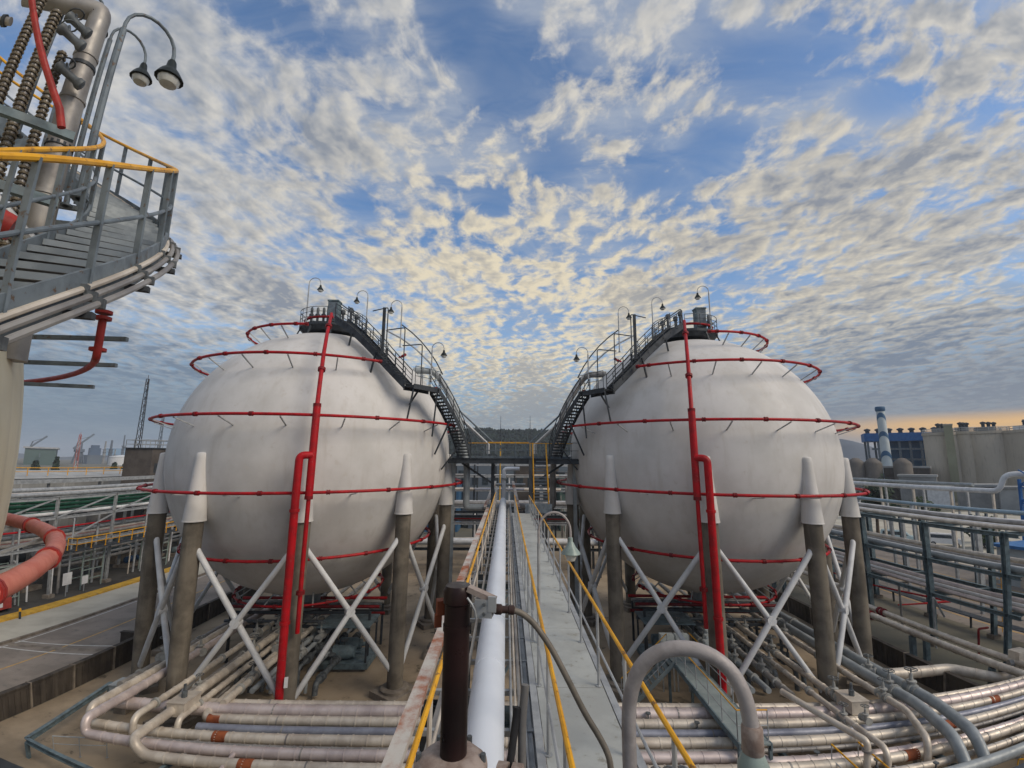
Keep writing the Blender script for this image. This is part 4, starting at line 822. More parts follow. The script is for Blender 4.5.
for k in range(3):
    x = 21.0+k*.62; t = thing('junction_box', ('pale junction box beside the low lamp post', 'pale junction box in the middle of three', 'pale junction box farthest from the low lamp post')[k], 'box', (x, 16.7, 0)); b = MB(); b.box((x, 16.7, 1.35), (.55, .3, .6)); b.build('body', m_box, t, False); b = MB(); b.box((x, 16.54, 1.35), (.42, .02, .46)); b.build('lid', m_box, t, False)
    b = MB(); b.box((x, 16.7, .52), (.06, .06, 1.05)); b.build('leg', m_steel, t, False)
t = thing('box_guard', 'yellow guard rail round the pale junction boxes', 'handrail', (21.5, 15.8, 0)); railing(t, [(19.8, 16.6, .1), (20.6, 15.9, .1), (23.6, 15.6, .1)], 1.1, 1.3, .04, m_yellow, m_yellow, m_yellow)

# ---------------------------------------------------------------- near platform and the things standing on it
np_ = thing('near_platform', 'steel grating platform underfoot at the edge of the bridge', 'platform', (0, .6, 11.2))
for i in range(6): b = MB(); b.box((-2.5+i*1.0, .5, 11.30), (.99, 3.6, .05)); b.build('grating_panel', m_steeld, np_, False)
for x in (-2.8, 2.8): b = MB(); b.ibeam((x, -.9, 0), (x, -.9, 11.1), .24, .24, .02); b.build('post', m_steeld, np_, False)
for y in (-1.2, 2.25): b = MB(); b.ibeam((-3.0, y, 11.16), (3.0, y, 11.16), .14, .22, .02); b.build('beam', m_steeld, np_, False)
t = thing('vent_post', 'black coated vent post with round cap on a weathered flange', 'post', (-.245, 2.08, 11.32))
b = MB(); b.lathe([(.057, 11.7), (.057, 12.365), (.063, 12.37), (.064, 12.42), (.054, 12.44), (.001, 12.445)], (-.235, 2.08, 0), 24, capb=False, capt=False); b.build('stem', m_black, t)
b = MB(); b.lathe([(.10, 11.32), (.12, 11.6), (.15, 11.66), (.155, 11.74), (.12, 11.77), (.085, 11.78)], (-.245, 2.08, 0), 20); b.build('flange', m_rustpink, t)
b = MB(); b.tube([(-.16, 2.06, 11.68), (.03, 2.02, 11.68)], .055, 12); b.lathe([(.09, -.02), (.09, .02)], (-.03, 2.03, 11.68), 14, (1, -.2, 0)); b.lathe([(.09, -.02), (.09, .02)], (.03, 2.02, 11.68), 14, (1, -.2, 0)); b.build('branch', m_rustpink, t)
for k in range(6): a = k*math.pi/3; b = MB(); b.lathe([(.012, -.02), (.012, .05)], (-.245+.135*math.cos(a), 2.08+.135*math.sin(a), 11.73), 6); b.build('bolt', m_valve, t)
b = MB(); b.lathe([(.061, -.012), (.061, .012)], (-.235, 2.08, 12.27), 20); b.build('clamp', m_black, t)
b = MB(); b.box((-.305, 2.13, 12.335), (.06, .05, .06), .3); b.box((-.325, 2.12, 12.28), (.03, .03, .05), .3); b.build('clamp_lug', m_rustband, t, False)
t = thing('junction_fitting', 'galvanised junction fitting bracketed to the black vent post', 'fitting', (-.12, 2.05, 12.27))
b = MB(); b.beam((-.185, 2.05, 12.435), (-.065, 2.02, 12.395), .04, .022); b.build('bracket', m_rustpink, t, False)
b = MB(); b.box((-.112, 2.03, 12.365), (.075, .06, .07), -.15); b.build('housing', m_steel, t, False)
b = MB(); b.box((-.078, 2.0, 12.385), (.035, .015, .06), -.15); b.build('cover', m_steel, t, False)
for dz in (-.018, .02): b = MB(); b.lathe([(.007, 0), (.007, .012)], (-.112, 1.998, 12.365+dz), 6, (0, -1, 0)); b.build('bolt', m_valve, t)
b = MB(); b.lathe([(.016, 0), (.021, .008), (.021, .03), (.015, .036), (.015, .06), (.019, .064), (.019, .085), (.012, .09)], (-.07, 2.02, 12.36), 12, (1, .02, -.05)); b.build('gland', mat('gland_brown', (.05, .028, .024), (.03, .02, .018), .45, scale=9), t)
b = MB(); b.tube([(-.185, 2.0, 12.41), (-.165, 1.99, 12.39), (-.15, 1.995, 12.36), (-.145, 2.0, 12.33)], .005, 6); b.build('earth_wire', m_steel, t)
b = MB(); b.tube(fil([(.015, 2.02, 12.355), (.05, 2.02, 12.345), (.10, 2.03, 12.305), (.17, 2.02, 12.22), (.24, 2.01, 12.10), (.31, 2.01, 11.97), (.37, 2.0, 11.885), (.405, 1.99, 11.82), (.415, 1.98, 11.6), (.415, 1.98, 11.34)], .06, 4), .0128, 12); b.single('flexible_hose', mat('hose_grey_brown', (.17, .15, .125), (.11, .10, .085), .45, .1, scale=8), 'slim grey brown hose sagging from the junction fitting', 'hose')
b = MB(); b.tube(fil([(.055, 2.15, 11.35), (.055, 2.15, 11.86), (.07, 2.17, 12.0)], .05), .0185, 10); b.single('black_stub', m_conduit, 'dark grey stub pipe beside the white pipe and hose', 'pipe')
b = MB(); b.tube(fil([(-.02, 2.1, 11.36), (.0, 2.1, 11.7), (.035, 2.15, 11.92)], .05), .017, 10); b.single('black_cable_loop', m_cable, 'thick black cable rising against the dark stub pipe', 'cable')
# near gooseneck lamp
t = thing('gooseneck_lamp', 'big pale conduit arch of the closest gooseneck lamp', 'lamp', (.615, 2.53, 11.32))
ar = [Vector(q) for q in ((.615, 2.53, 11.32), (.615, 2.53, 11.45), (.615, 2.53, 11.67), (.627, 2.525, 11.80), (.672, 2.512, 11.92), (.735, 2.49, 11.995), (.82, 2.465, 12.04), (.919, 2.435, 12.055), (1.01, 2.40, 12.04), (1.09, 2.37, 11.985), (1.132, 2.345, 11.90), (1.15, 2.335, 11.80), (1.155, 2.33, 11.70))]
b = MB(); b.tube(fil(ar, .08, 3), .0365, 16); b.build('neck', mat('pale_conduit', (.36, .335, .33), (.27, .25, .245), .5, .1, scale=8.0, bump=.15), t)
b = MB(); b.lathe([(.04, .03), (.048, .02), (.05, -.09), (.042, -.1)], (1.155, 2.33, 11.73), 14); b.build('collar', m_rustpink, t)
b = MB(); b.lathe([(.04, -.08), (.05, -.10), (.072, -.15), (.074, -.22), (.09, -.25), (.17, -.33), (.20, -.39), (.205, -.41), (.2, -.415)], (1.155, 2.33, 11.73), 22); b.build('shade', m_lampg, t)
b = MB(); b.lathe([(.13, -.40), (.13, -.38), (.12, -.37), (.001, -.36)], (1.155, 2.33, 11.73), 16); b.build('glass', m_glassl, t)
b = MB(); b.lathe([(.075, 0), (.075, .02), (.04, .03)], (.615, 2.53, 11.325), 12); b.build('base_plate', m_steel, t)
# second gooseneck lamp over the walkway
x, y = .55, 9.0; t = thing('gooseneck_lamp', 'slim gooseneck lamp with grey green shade hanging over the walkway', 'lamp', (x, y, 9.5))
b = MB(); b.tube([(x, y, 9.5), (x, y, 11.35)], .03, 10); b.build('pole', m_steel, t)
b = MB(); b.tube([(x, y, 11.35)]+[(x+.315*(1-math.cos(math.pi*i/12)), y-.02*i/12, 11.58+.36*math.sin(math.pi*i/12)) for i in range(13)]+[(x+.63, y-.02, 11.42)], .024, 10); b.build('neck', mat('pale_conduit', (.36, .335, .33)), t)
b = MB(); b.lathe([(.03, .05), (.045, .04), (.045, -.03), (.06, -.05), (.10, -.13), (.17, -.21), (.19, -.25), (.185, -.26)], (x+.63, y-.02, 11.42), 20); b.build('shade', m_lampg, t)
b = MB(); b.lathe([(.115, -.25), (.115, -.30), (.08, -.38), (.001, -.40)], (x+.63, y-.02, 11.42), 14); b.build('glass', m_glassl, t)
# ---------------------------------------------------------------- process structure across the left road
def rack(name, label, xs, ys, levels, m, top, plinth=True, brace=(), bw=.26):
    t = thing(name, label, 'pipe rack', (xs[0], sum(ys)/len(ys), 0))
    pm = MB(); pm.ibeam((0, 0, 0), (0, 0, top), bw, bw, .025); pe = pm.mesh('post', m, smooth=False)
    fm = MB(); fm.box((0, 0, .15), (.7, .7, .3)); fe = fm.mesh('footing', m_plinth, smooth=False)
    for x in xs:
        for y in ys:
            inst('post', pe, (x, y, 0), t); inst('footing', fe, (x, y, 0), t)
    bm = MB(); bm.ibeam((xs[0], 0, 0), (xs[-1], 0, 0), bw*.8, .3, .025); be = bm.mesh('cross_beam', m, (0, 0, 0), False)
    for y in ys:
        for z in levels: inst('cross_beam', be, (0, y, z), t)
    for x in xs:
        for z in levels: b = MB(); b.ibeam((x, ys[0]-1, z+.0), (x, ys[-1]+1, z+.0), bw*.7, .26, .025); b.build('side_beam', m, t, False)
    for i, z0, z1 in brace:
        b = MB(); b.beam((xs[0]-.05*(1 if xs[0] < xs[-1] else -1), ys[i], z0), (xs[0], ys[i+1], z1), .12, .12); b.build('diagonal', m, t)
    return t
YS = [22.2+6.5*i for i in range(11)]
rack('process_rack', 'grey steel process rack beyond the yellow kerb across the road', [-42.2, -46.5, -51.0], YS, (9.0, 7.2, 4.6), m_steel, 9.15, brace=[(2, 7.2, 9.0), (3, 4.6, 7.0), (4, 7.2, 9.0), (3, 7.2, 9.0), (1, 4.6, 7.0), (5, 4.6, 7.0)], bw=.22)
def long_pipe(x, z, r, m, label, y0=15, y1=95, group=None, jk=False):
    b = MB(); (b.jacket([(x, y0, z), (x, y1, z)], r, 3.0, .015, 10) if jk else b.tube([(x, y0, z), (x, y1, z)], r, 10)); return b.single('pipe_run', m, label, 'pipe', group)
for i, (x, z, r, m, lb) in enumerate((
    (-42.9, 9.35, .2, m_steel, 'bright grey pipe on the top level edge of the process rack'), (-44.0, 9.35, .16, m_clad, 'cream pipe second on the top level of the process rack'), (-45.2, 9.32, .13, m_clad3, 'dull pipe third on the top level of the process rack'),
    (-48.0, 9.4, .24, m_steel, 'fat grey pipe behind on the top level of the process rack'), (-49.6, 9.35, .15, m_yellow2, 'ochre pipe at the back of the rack top'), (-42.8, 7.55, .16, m_white, 'white pipe on the middle level of the process rack'),
    (-43.6, 4.95, .2, m_clad3, 'dull pipe on the lowest level of the process rack'), (-44.5, 4.9, .13, m_red, 'red pipe on the lowest level of the process rack'), (-45.4, 4.95, .18, m_clad, 'cream pipe on the lowest level of the process rack'), (-47.6, 4.95, .22, m_steel, 'grey pipe at the back of the lowest rack level'),
    (-42.7, 6.2, .09, m_red, 'thin red pipe hung under the middle rack level'), (-43.4, 3.3, .12, m_clad3, 'dull pipe slung below the lowest rack level'), (-44.3, 2.6, .14, m_steel, 'grey pipe near the ground inside the process rack'), (-46.0, 1.7, .2, m_clad3, 'dull fat pipe near the ground inside the process rack'))):
    long_pipe(x, z, r, m, lb)
for i in range(9):
    long_pipe(-43.7-i*.75, 7.55+.28*((i*5) % 4), .12+.03*(i % 3), m_green, 'dark green pipe on the middle level of the process rack', group='green pipes in the process rack')
# vertical drops, valves stands and machines in the structure
for i in range(58):
    y = 24+i*1.0+rnd.uniform(-.5, .5); x = -41.7-rnd.uniform(0, 3.5); h = rnd.choice((3.2, 4.4, 4.6, 7.0)); o = rnd.uniform(.5, 1.4); m = rnd.choice((m_steel, m_clad3, m_clad, m_greypipe, m_white, m_steel))
    cn = {m_steel: 'galvanised', m_clad3: 'dull grey', m_clad: 'cream', m_greypipe: 'grey painted', m_white: 'white'}[m]; hn = 'tall' if h > 6 else 'short' if h < 4 else 'mid height'
    b = MB(); b.tube(fil([(x, y, .1), (x, y, h), (x-o, y+.2, h)], .2, 3), rnd.uniform(.06, .11), 8); b.single('drop_line', m, '%s %s drop line in the front of the process rack' % (hn, cn), 'pipe', '%s %s drop lines in the process rack' % (hn, cn))
for i in range(9):
    y = 24+i*6.3+rnd.uniform(-1, 1); x = -44.2-rnd.uniform(0, 3); mm = (m_teal, m_valve, mat('motor_blue', (.03, .075, .16), (.02, .05, .11), .45, scale=3))[i % 3]
    t = thing('process_pump', ('teal', 'black', 'blue')[i % 3]+' pump with motor on a plinth inside the process rack', 'pump', (x, y, 0), 'pumps inside the process rack')
    b = MB(); b.box((x, y, .2), (1.2, 2.2, .4)); b.build('plinth', m_plinth, t, False); b = MB(); b.lathe([(.2, -.9), (.36, -.85), (.36, .1), (.2, .15), (.12, .4), (.3, .42), (.34, .7), (.2, .8)], (x, y, .85), 12, (0, 1, 0)); b.build('motor', mm, t)
    b = MB(); b.tube([(x, y+.55, .9), (x, y+.55, 2.6)], .1, 8); b.build('outlet', m_steel, t)
for i in range(16):
    y = 23+i*4.3+rnd.uniform(-.6, .6); x = -48.3-rnd.uniform(0, 4.5); up_ = i % 3 == 1; h = rnd.uniform(3.2, 6.6); r = rnd.uniform(.7, 1.15); mm = rnd.choice((m_teal, m_valve, m_clad3, m_steeld))
    t = thing('process_vessel', 'dark %s vessel standing deep inside the process rack' % ('upright' if up_ else 'lying'), 'vessel', (x, y, 0), 'vessels inside the process rack')
    if up_: b = MB(); b.lathe([(r*.5, .3), (r, .9), (r, h), (r*.5, h+.5), (.05, h+.6)], (x, y, 0), 14); b.build('shell', mm, t)
    else: b = MB(); b.lathe([(r*.4, -2.0), (r, -1.6), (r, 1.6), (r*.4, 2.0)], (x, y, 2.3), 14, (0, 1, 0)); b.build('shell', mm, t)
    for dy in (-.9, .9): b = MB(); b.box((x, y+dy, .75), (1.0, .25, 1.5)); b.build('saddle', m_plinth, t, False)
for i in range(5):
    y = 27+i*9.0; t = thing('mid_gantry', 'narrow open gantry of thin bars low in the process rack', 'gantry', (-42.5, y, 0), 'gantries in the process rack')
    for dy in (0, 2.4):
        for x in (-42.0, -43.4): b = MB(); b.box((x, y+dy, 1.8), (.08, .08, 3.6)); b.build('post', m_ltgreen, t, False)
    for z in (.9, 1.8, 2.7, 3.55):
        for x in (-42.0, -43.4): b = MB(); b.beam((x, y, z), (x, y+2.4, z), .07, .07); b.build('bar', m_ltgreen, t, False)
yp = thing('yellow_catwalk', 'yellow railed catwalk slung from the front of the process rack', 'walkway', (-41.6, 50, 4.0))
b = MB(); b.box((-41.4, 50.3, 4.05), (1.0, 15.0, .08)); b.build('deck', m_steeld, yp, False)
railing(yp, [(-40.95, 43, 4.1), (-40.95, 57.6, 4.1)], 1.1, 1.6, .05, m_yellow, m_yellow, m_yellow); railing(yp, [(-41.9, 43, 4.1), (-40.95, 43, 4.1)], 1.1, .9, .05, m_yellow, m_yellow, m_yellow)
t = thing('red_hose_box', 'red box with white panel standing behind the yellow kerb', 'box', (-41.6, 35.5, 0)); b = MB(); b.box((-41.6, 35.6, .75), (1.0, 2.6, .9)); b.build('body', mat('faded_box_red', (.36, .06, .05), (.28, .045, .04), .5, scale=2), t, False); b = MB(); b.box((-41.08, 35.6, .75), (.03, .8, .5)); b.build('panel', m_white, t, False)
for dy in (-1.1, 1.1): b = MB(); b.box((-41.6, 35.6+dy, .15), (.9, .12, .3)); b.build('foot', m_steeld, t, False)
for k, (y, z, w) in enumerate(((42.6, 1.6, .95), (44.6, 1.1, .65))):
    t = thing('notice_board', ('white notice board on the front of the process rack', 'small white notice plate low on the process rack')[k], 'sign', (-41.2, y, 0)); b = MB(); b.box((-41.2, y, z), (.05, w, w*1.15)); b.build('plate', m_white, t, False); b = MB(); b.box((-41.25, y, z/2), (.06, .06, z)); b.build('post', m_steel, t, False)
t = thing('bollard', 'dark bollard with yellow top on the paved strip', 'bollard', (-38.3, 35.2, .12)); b = MB(); b.lathe([(.09, .12), (.09, .7)], (-38.3, 35.2, 0), 10); b.build('stem', m_steeld, t); b = MB(); b.lathe([(.1, .7), (.1, .9), (.05, .96)], (-38.3, 35.2, 0), 10); b.build('cap', m_yellow, t)
# behind: second structure, cable tray, long shed, tanks
rack('rear_rack', 'darker steel rack standing behind the process rack', [-56, -62], [24+9*i for i in range(9)], (8.2, 5.5), m_steeld, 8.6)
for i, (x, z, r, m) in enumerate(((-56.6, 8.55, .22, m_steel), (-57.8, 8.55, .3, m_white), (-59.3, 8.6, .25, m_clad3), (-60.6, 8.5, .2, m_yellow2), (-57, 5.9, .3, m_clad3), (-59, 5.9, .3, m_green))):
    long_pipe(x, z, r, m, ('grey pipe on the rear rack top', 'white pipe on the rear rack top', 'dull pipe on the rear rack top', 'ochre pipe on the rear rack top', 'dull pipe on the lower level of the rear rack', 'green pipe on the lower level of the rear rack')[i], 18, 110)
t = thing('cable_tray', 'wide grey cable tray raised above the process rack', 'cable tray', (-50, 55, 9)); b = MB(); b.box((-50.2, 55, 10.0), (1.5, 70, .06)); b.build('tray', m_steel, t, False)
for x in (-50.95, -49.45): b = MB(); b.box((x, 55, 10.15), (.05, 70, .36)); b.build('side', m_steel, t, False)
for i in range(11): b = MB(); b.box((-50.2, YS[i], 9.55), (.2, .2, .9)); b.build('stub', m_steel, t, False)
for k in range(4): b = MB(); b.tube([(-50.7+k*.3, 20, 10.1), (-50.7+k*.3, 90, 10.1)], .09, 6); b.build('cable', m_cable if k % 2 else m_clad3, t)
m_shed = mat('grey_sheeting', (.27, .275, .27), (.20, .205, .205), .6, scale=.3, streak=.4); m_shedr = mat('shed_roof', (.36, .37, .37), (.29, .30, .30), .6, scale=.3)
def shed(x0, x1, y0, y1, h, label, mw, mr, ridge=1.2, bays=8, doors=1, cat='building'):
    t = thing('shed', label, cat, ((x0+x1)/2, (y0+y1)/2, 0)); b = MB(); b.box(((x0+x1)/2, (y0+y1)/2, h/2), (x1-x0, y1-y0, h)); b.build('wall', mw, t, False)
    xm = (x0+x1)/2; b = MB(); e = .5; vs = [(x0-e, y0-e, h+.02), (x0-e, y1+e, h+.02), (xm, y0-e, h+ridge), (xm, y1+e, h+ridge), (x1+e, y0-e, h+.02), (x1+e, y1+e, h+.02)]; b.add(vs, [(0, 2, 3, 1), (2, 4, 5, 3), (0, 4, 2), (1, 3, 5), (0, 1, 5, 4)]); b.build('roof', mr, t, False)
    for i in range(bays+1):
        y = y0+(y1-y0)*i/bays
        for x, s in ((x1, 1), (x0, -1)): b = MB(); b.box((x+s*.1, y, h/2), (.2, .25, h)); b.build('rib', mr, t, False)
    for i in range(bays):
        y = y0+(y1-y0)*(i+.5)/bays
        for x, s in ((x1, 1), (x0, -1)):
            w = MB(); w.box((x+s*.04, y, h*.62), (.08, (y1-y0)/bays*.5, h*.2)); wo_ = w.build('window', m_steeld, t, False); q = MB(); q.box((x+s*.1, y, h*.62), (.03, (y1-y0)/bays*.44, h*.15)); q.build('pane', mat('dim_glass', (.05, .065, .075), (.03, .04, .05), .12, scale=2), wo_, False)
    return t
shed(-78, -67, 40, 120, 9.6, 'long grey shed with ribbed walls behind the racks', m_shed, m_shedr, 1.0, 12)
t = thing('roof_rails', 'yellow rail line along the long grey shed roof', 'handrail', (-67, 80, 9.6)); railing(t, [(-67.2, 42, 10.0), (-67.2, 118, 10.0)], 1.1, 3.2, .06, m_yellow, m_yellow, m_yellow)
t = thing('cone_roof_tank', 'low cream tank with cone roof behind the racks', 'tank', (-78, 58, 0)); b = MB(); b.lathe([(9, 0), (9, 8.4), (8.7, 8.45), (.2, 10.2), (.01, 10.2)], (-73, 45, 0), 40); b.build('shell', m_cream, t); railing(t, [(-73+9*math.cos(a*.1571), 45+9*math.sin(a*.1571), 8.42) for a in range(41)], 1.1, 2.5, .04, m_yellow, m_yellow, m_yellow)
t = thing('fire_monitor', 'red fire water monitor on a stand above the racks', 'monitor', (-51.6, 44.5, 9.0)); b = MB(); b.tube([(-51.6, 44.5, 8.9), (-51.6, 44.5, 11.0)], .12, 8); b.build('stand', m_red, t); b = MB(); b.tube([(-51.6, 44.5, 10.9), (-51.0, 44.1, 11.35), (-49.9, 43.6, 11.4)], [.14, .13, .08], 8); b.lathe([(.3, -.06), (.3, .06)], (-51.6, 44.5, 10.6), 10); b.build('nozzle', m_red, t)
# dark block with railing and lattice mast
t = thing('dark_tower', 'dark brown clad block with roof railing beside the white sphere', 'building', (-58.5, 72, 0)); b = MB(); b.box((-58.6, 72.4, 7.1), (4.4, 5.0, 14.2)); b.build('wall', m_brown, t, False); b = MB(); b.box((-58.6, 72.4, 14.27), (4.8, 5.4, .14)); b.build('roof', m_steeld, t, False)
for dy in (-1.4, 1.0): b = MB(); b.box((-56.37, 72.4+dy, 11.2), (.06, .9, 1.4)); b.build('vent', m_steeld, t, False)
railing(t, [(-60.8, 69.9, 14.34), (-56.4, 69.9, 14.34), (-56.4, 74.9, 14.34), (-60.8, 74.9, 14.34), (-60.8, 69.9, 14.34)], 1.2, 1.6, .05, m_steel, m_steel, m_steel)
def mast(x, y, z0, z1, w, label, m, m2=None, cat='mast'):
    t = thing('lattice_mast', label, cat, (x, y, z0)); n = max(4, int((z1-z0)/(w*1.6)))
    for a in range(3):
        b = MB(); b.tube([(x+w*.58*math.cos(a*2.094), y+w*.58*math.sin(a*2.094), z0), (x+w*.3*math.cos(a*2.094), y+w*.3*math.sin(a*2.094), z1)], w*.07, 6); b.build('leg', m, t)
    for i in range(n):
        f0, f1 = i/n, (i+1)/n; b = MB()
        for a in range(3):
            p = lambda f, q: Vector((x+w*(.58-.28*f)*math.cos(q*2.094), y+w*(.58-.28*f)*math.sin(q*2.094), z0+(z1-z0)*f)); b.tube([p(f0, a), p(f1, a+1)], w*.045, 4); b.tube([p(f1, a), p(f1, a+1)], w*.04, 4)
        b.build('lattice_bay', (m2 if (m2 and i % 4 < 2) else m), t)
    b = MB(); b.tube([(x, y, z1-.2), (x, y, z1+(z1-z0)*.06)], w*.05, 6); b.build('spike', m, t); return t
mast(-60.2, 71.5, 14.34, 25.6, .75, 'dark lattice mast on the roof of the brown block', m_steeld, m_brown)
b = MB()
for q in ((-60.2, 71), (-57.2, 71.2), (-58.8, 74.2)): pass
# far port skyline
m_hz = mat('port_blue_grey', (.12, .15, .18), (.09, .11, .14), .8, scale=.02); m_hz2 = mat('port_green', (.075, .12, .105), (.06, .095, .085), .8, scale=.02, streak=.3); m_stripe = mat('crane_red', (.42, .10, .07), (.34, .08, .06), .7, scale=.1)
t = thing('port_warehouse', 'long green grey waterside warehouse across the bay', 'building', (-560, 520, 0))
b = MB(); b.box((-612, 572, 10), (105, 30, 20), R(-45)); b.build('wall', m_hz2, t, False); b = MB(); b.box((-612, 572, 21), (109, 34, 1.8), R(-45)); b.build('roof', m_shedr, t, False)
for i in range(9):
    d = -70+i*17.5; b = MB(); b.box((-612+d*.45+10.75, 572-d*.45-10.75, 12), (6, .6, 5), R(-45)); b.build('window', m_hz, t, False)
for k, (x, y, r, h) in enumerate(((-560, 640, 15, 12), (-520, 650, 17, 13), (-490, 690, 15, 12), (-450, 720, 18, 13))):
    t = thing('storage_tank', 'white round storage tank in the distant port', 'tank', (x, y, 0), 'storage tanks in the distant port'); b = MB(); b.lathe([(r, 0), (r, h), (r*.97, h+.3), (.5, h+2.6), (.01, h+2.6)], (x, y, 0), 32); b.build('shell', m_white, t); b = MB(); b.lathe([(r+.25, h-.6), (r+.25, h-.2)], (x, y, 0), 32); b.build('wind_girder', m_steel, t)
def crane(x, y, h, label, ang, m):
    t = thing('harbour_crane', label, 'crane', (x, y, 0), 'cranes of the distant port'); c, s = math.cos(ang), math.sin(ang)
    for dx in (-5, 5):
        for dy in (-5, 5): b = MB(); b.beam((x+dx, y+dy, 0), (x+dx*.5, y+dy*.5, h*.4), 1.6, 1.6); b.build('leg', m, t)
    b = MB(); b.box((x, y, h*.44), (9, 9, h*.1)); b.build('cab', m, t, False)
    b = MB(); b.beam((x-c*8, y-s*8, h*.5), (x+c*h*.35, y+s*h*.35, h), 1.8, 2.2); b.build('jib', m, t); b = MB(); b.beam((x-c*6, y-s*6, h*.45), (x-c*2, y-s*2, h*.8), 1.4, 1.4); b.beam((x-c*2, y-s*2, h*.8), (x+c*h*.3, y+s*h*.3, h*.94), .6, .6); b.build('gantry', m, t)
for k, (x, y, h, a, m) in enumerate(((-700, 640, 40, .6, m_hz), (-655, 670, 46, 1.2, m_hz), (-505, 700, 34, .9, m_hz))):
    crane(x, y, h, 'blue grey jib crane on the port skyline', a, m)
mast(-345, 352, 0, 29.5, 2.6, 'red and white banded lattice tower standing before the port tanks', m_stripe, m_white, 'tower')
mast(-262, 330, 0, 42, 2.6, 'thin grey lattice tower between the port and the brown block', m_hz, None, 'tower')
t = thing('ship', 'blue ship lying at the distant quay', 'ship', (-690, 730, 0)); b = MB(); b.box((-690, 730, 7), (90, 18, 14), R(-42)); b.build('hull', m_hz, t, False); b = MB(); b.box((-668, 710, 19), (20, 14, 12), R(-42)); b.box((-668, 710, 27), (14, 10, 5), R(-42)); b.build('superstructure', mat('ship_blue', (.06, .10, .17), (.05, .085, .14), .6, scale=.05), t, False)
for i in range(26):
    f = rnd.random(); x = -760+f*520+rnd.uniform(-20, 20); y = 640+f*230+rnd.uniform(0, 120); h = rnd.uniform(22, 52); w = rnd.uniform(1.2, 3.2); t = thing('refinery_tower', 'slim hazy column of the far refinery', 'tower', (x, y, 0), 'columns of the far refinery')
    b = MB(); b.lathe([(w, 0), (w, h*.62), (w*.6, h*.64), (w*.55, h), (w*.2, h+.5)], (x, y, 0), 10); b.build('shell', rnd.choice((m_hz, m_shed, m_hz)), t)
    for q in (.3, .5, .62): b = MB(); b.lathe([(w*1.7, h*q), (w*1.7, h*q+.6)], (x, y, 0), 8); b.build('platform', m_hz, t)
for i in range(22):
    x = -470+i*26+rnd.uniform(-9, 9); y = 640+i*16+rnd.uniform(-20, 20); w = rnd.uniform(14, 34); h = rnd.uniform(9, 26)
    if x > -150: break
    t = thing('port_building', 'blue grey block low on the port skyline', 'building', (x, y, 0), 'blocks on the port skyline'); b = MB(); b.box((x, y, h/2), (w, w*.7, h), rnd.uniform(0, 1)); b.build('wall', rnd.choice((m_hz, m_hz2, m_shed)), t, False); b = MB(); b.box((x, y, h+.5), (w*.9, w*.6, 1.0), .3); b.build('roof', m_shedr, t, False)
# trees
m_leaf = mat('leaf_green', (.050, .075, .030), (.028, .045, .020), .7, scale=.8); m_leafd = mat('dark_leaf', (.030, .050, .028), (.018, .032, .020), .75, scale=.8); m_bark = mat('bark', (.10, .075, .055), (.06, .045, .035), .9, scale=2)
def tree(x, y, h, w, label, group=None, conifer=False, m=None, seed=0, n=260, leaf=.35):
    r_ = random.Random(seed); t = thing('tree', label, 'tree', (x, y, 0), group); b = MB(); b.tube([(x, y, 0), (x+.05*w, y, h*.5), (x, y, h*.85)], [h*.03, h*.022, h*.006], 7)
    for k in range(6):
        a = k*1.1; z = h*(.35+.08*k); b.tube([(x, y, z), (x+w*.35*math.cos(a), y+w*.35*math.sin(a), z+h*.12)], [h*.012, h*.004], 5)
    b.build('trunk', m_bark, t); c = MB(); cl = [(r_.gauss(0, .30)*w, r_.gauss(0, .30)*w, h*(.45+.45*r_.random())) for _ in range(13)]
    for i in range(n):
        if conifer:
            f = r_.random(); rr = w*.5*(1-f)**.8*(.35+.65*r_.random()); a = r_.random()*6.283; p = Vector((x+rr*math.cos(a), y+rr*math.sin(a), h*(.12+.88*f)))
        else:
            q = r_.choice(cl); p = Vector((x+q[0]+r_.gauss(0, .13)*w, y+q[1]+r_.gauss(0, .13)*w, q[2]+r_.gauss(0, .08)*h))
        s = leaf*(.6+.8*r_.random()); u = Vector((r_.gauss(0, 1), r_.gauss(0, 1), r_.gauss(0, 1))).normalized(); v = u.orthogonal().normalized()*s; u = u*s
        c.add([p-u-v*.4, p+u-v*.4, p+u*.4+v, p-u*.5+v*.8], [(0, 1, 2, 3)])
    c.build('crown', m or m_leafd, t, False)
for i in range(15): 
    a = i/14; tree(-205-i*9+rnd.uniform(-4, 4), 232-i*4.5+rnd.uniform(-9, 9)+ (i % 3)*14, rnd.uniform(8.5, 12.5), rnd.uniform(4, 6.5), 'dark pointed tree in the row before the port', 'trees before the port', True, seed=i, n=300, leaf=.8)
tree(67.5, 84, 9.4, 5.2, 'small round dark tree beside the white pipeline', None, False, m_leafd, 77, 900, .32)
for i, (x, y, h) in enumerate(((82, 104, 6.0), (90, 98, 5.0), (60, 104, 5.5), (76, 72, 4.2), (71.5, 67, 4.0))): tree(x, y, h, h*.7, 'low green shrub tree beyond the parked cars', 'shrub trees beyond the cars', False, m_leaf, 90+i, 400, .3)

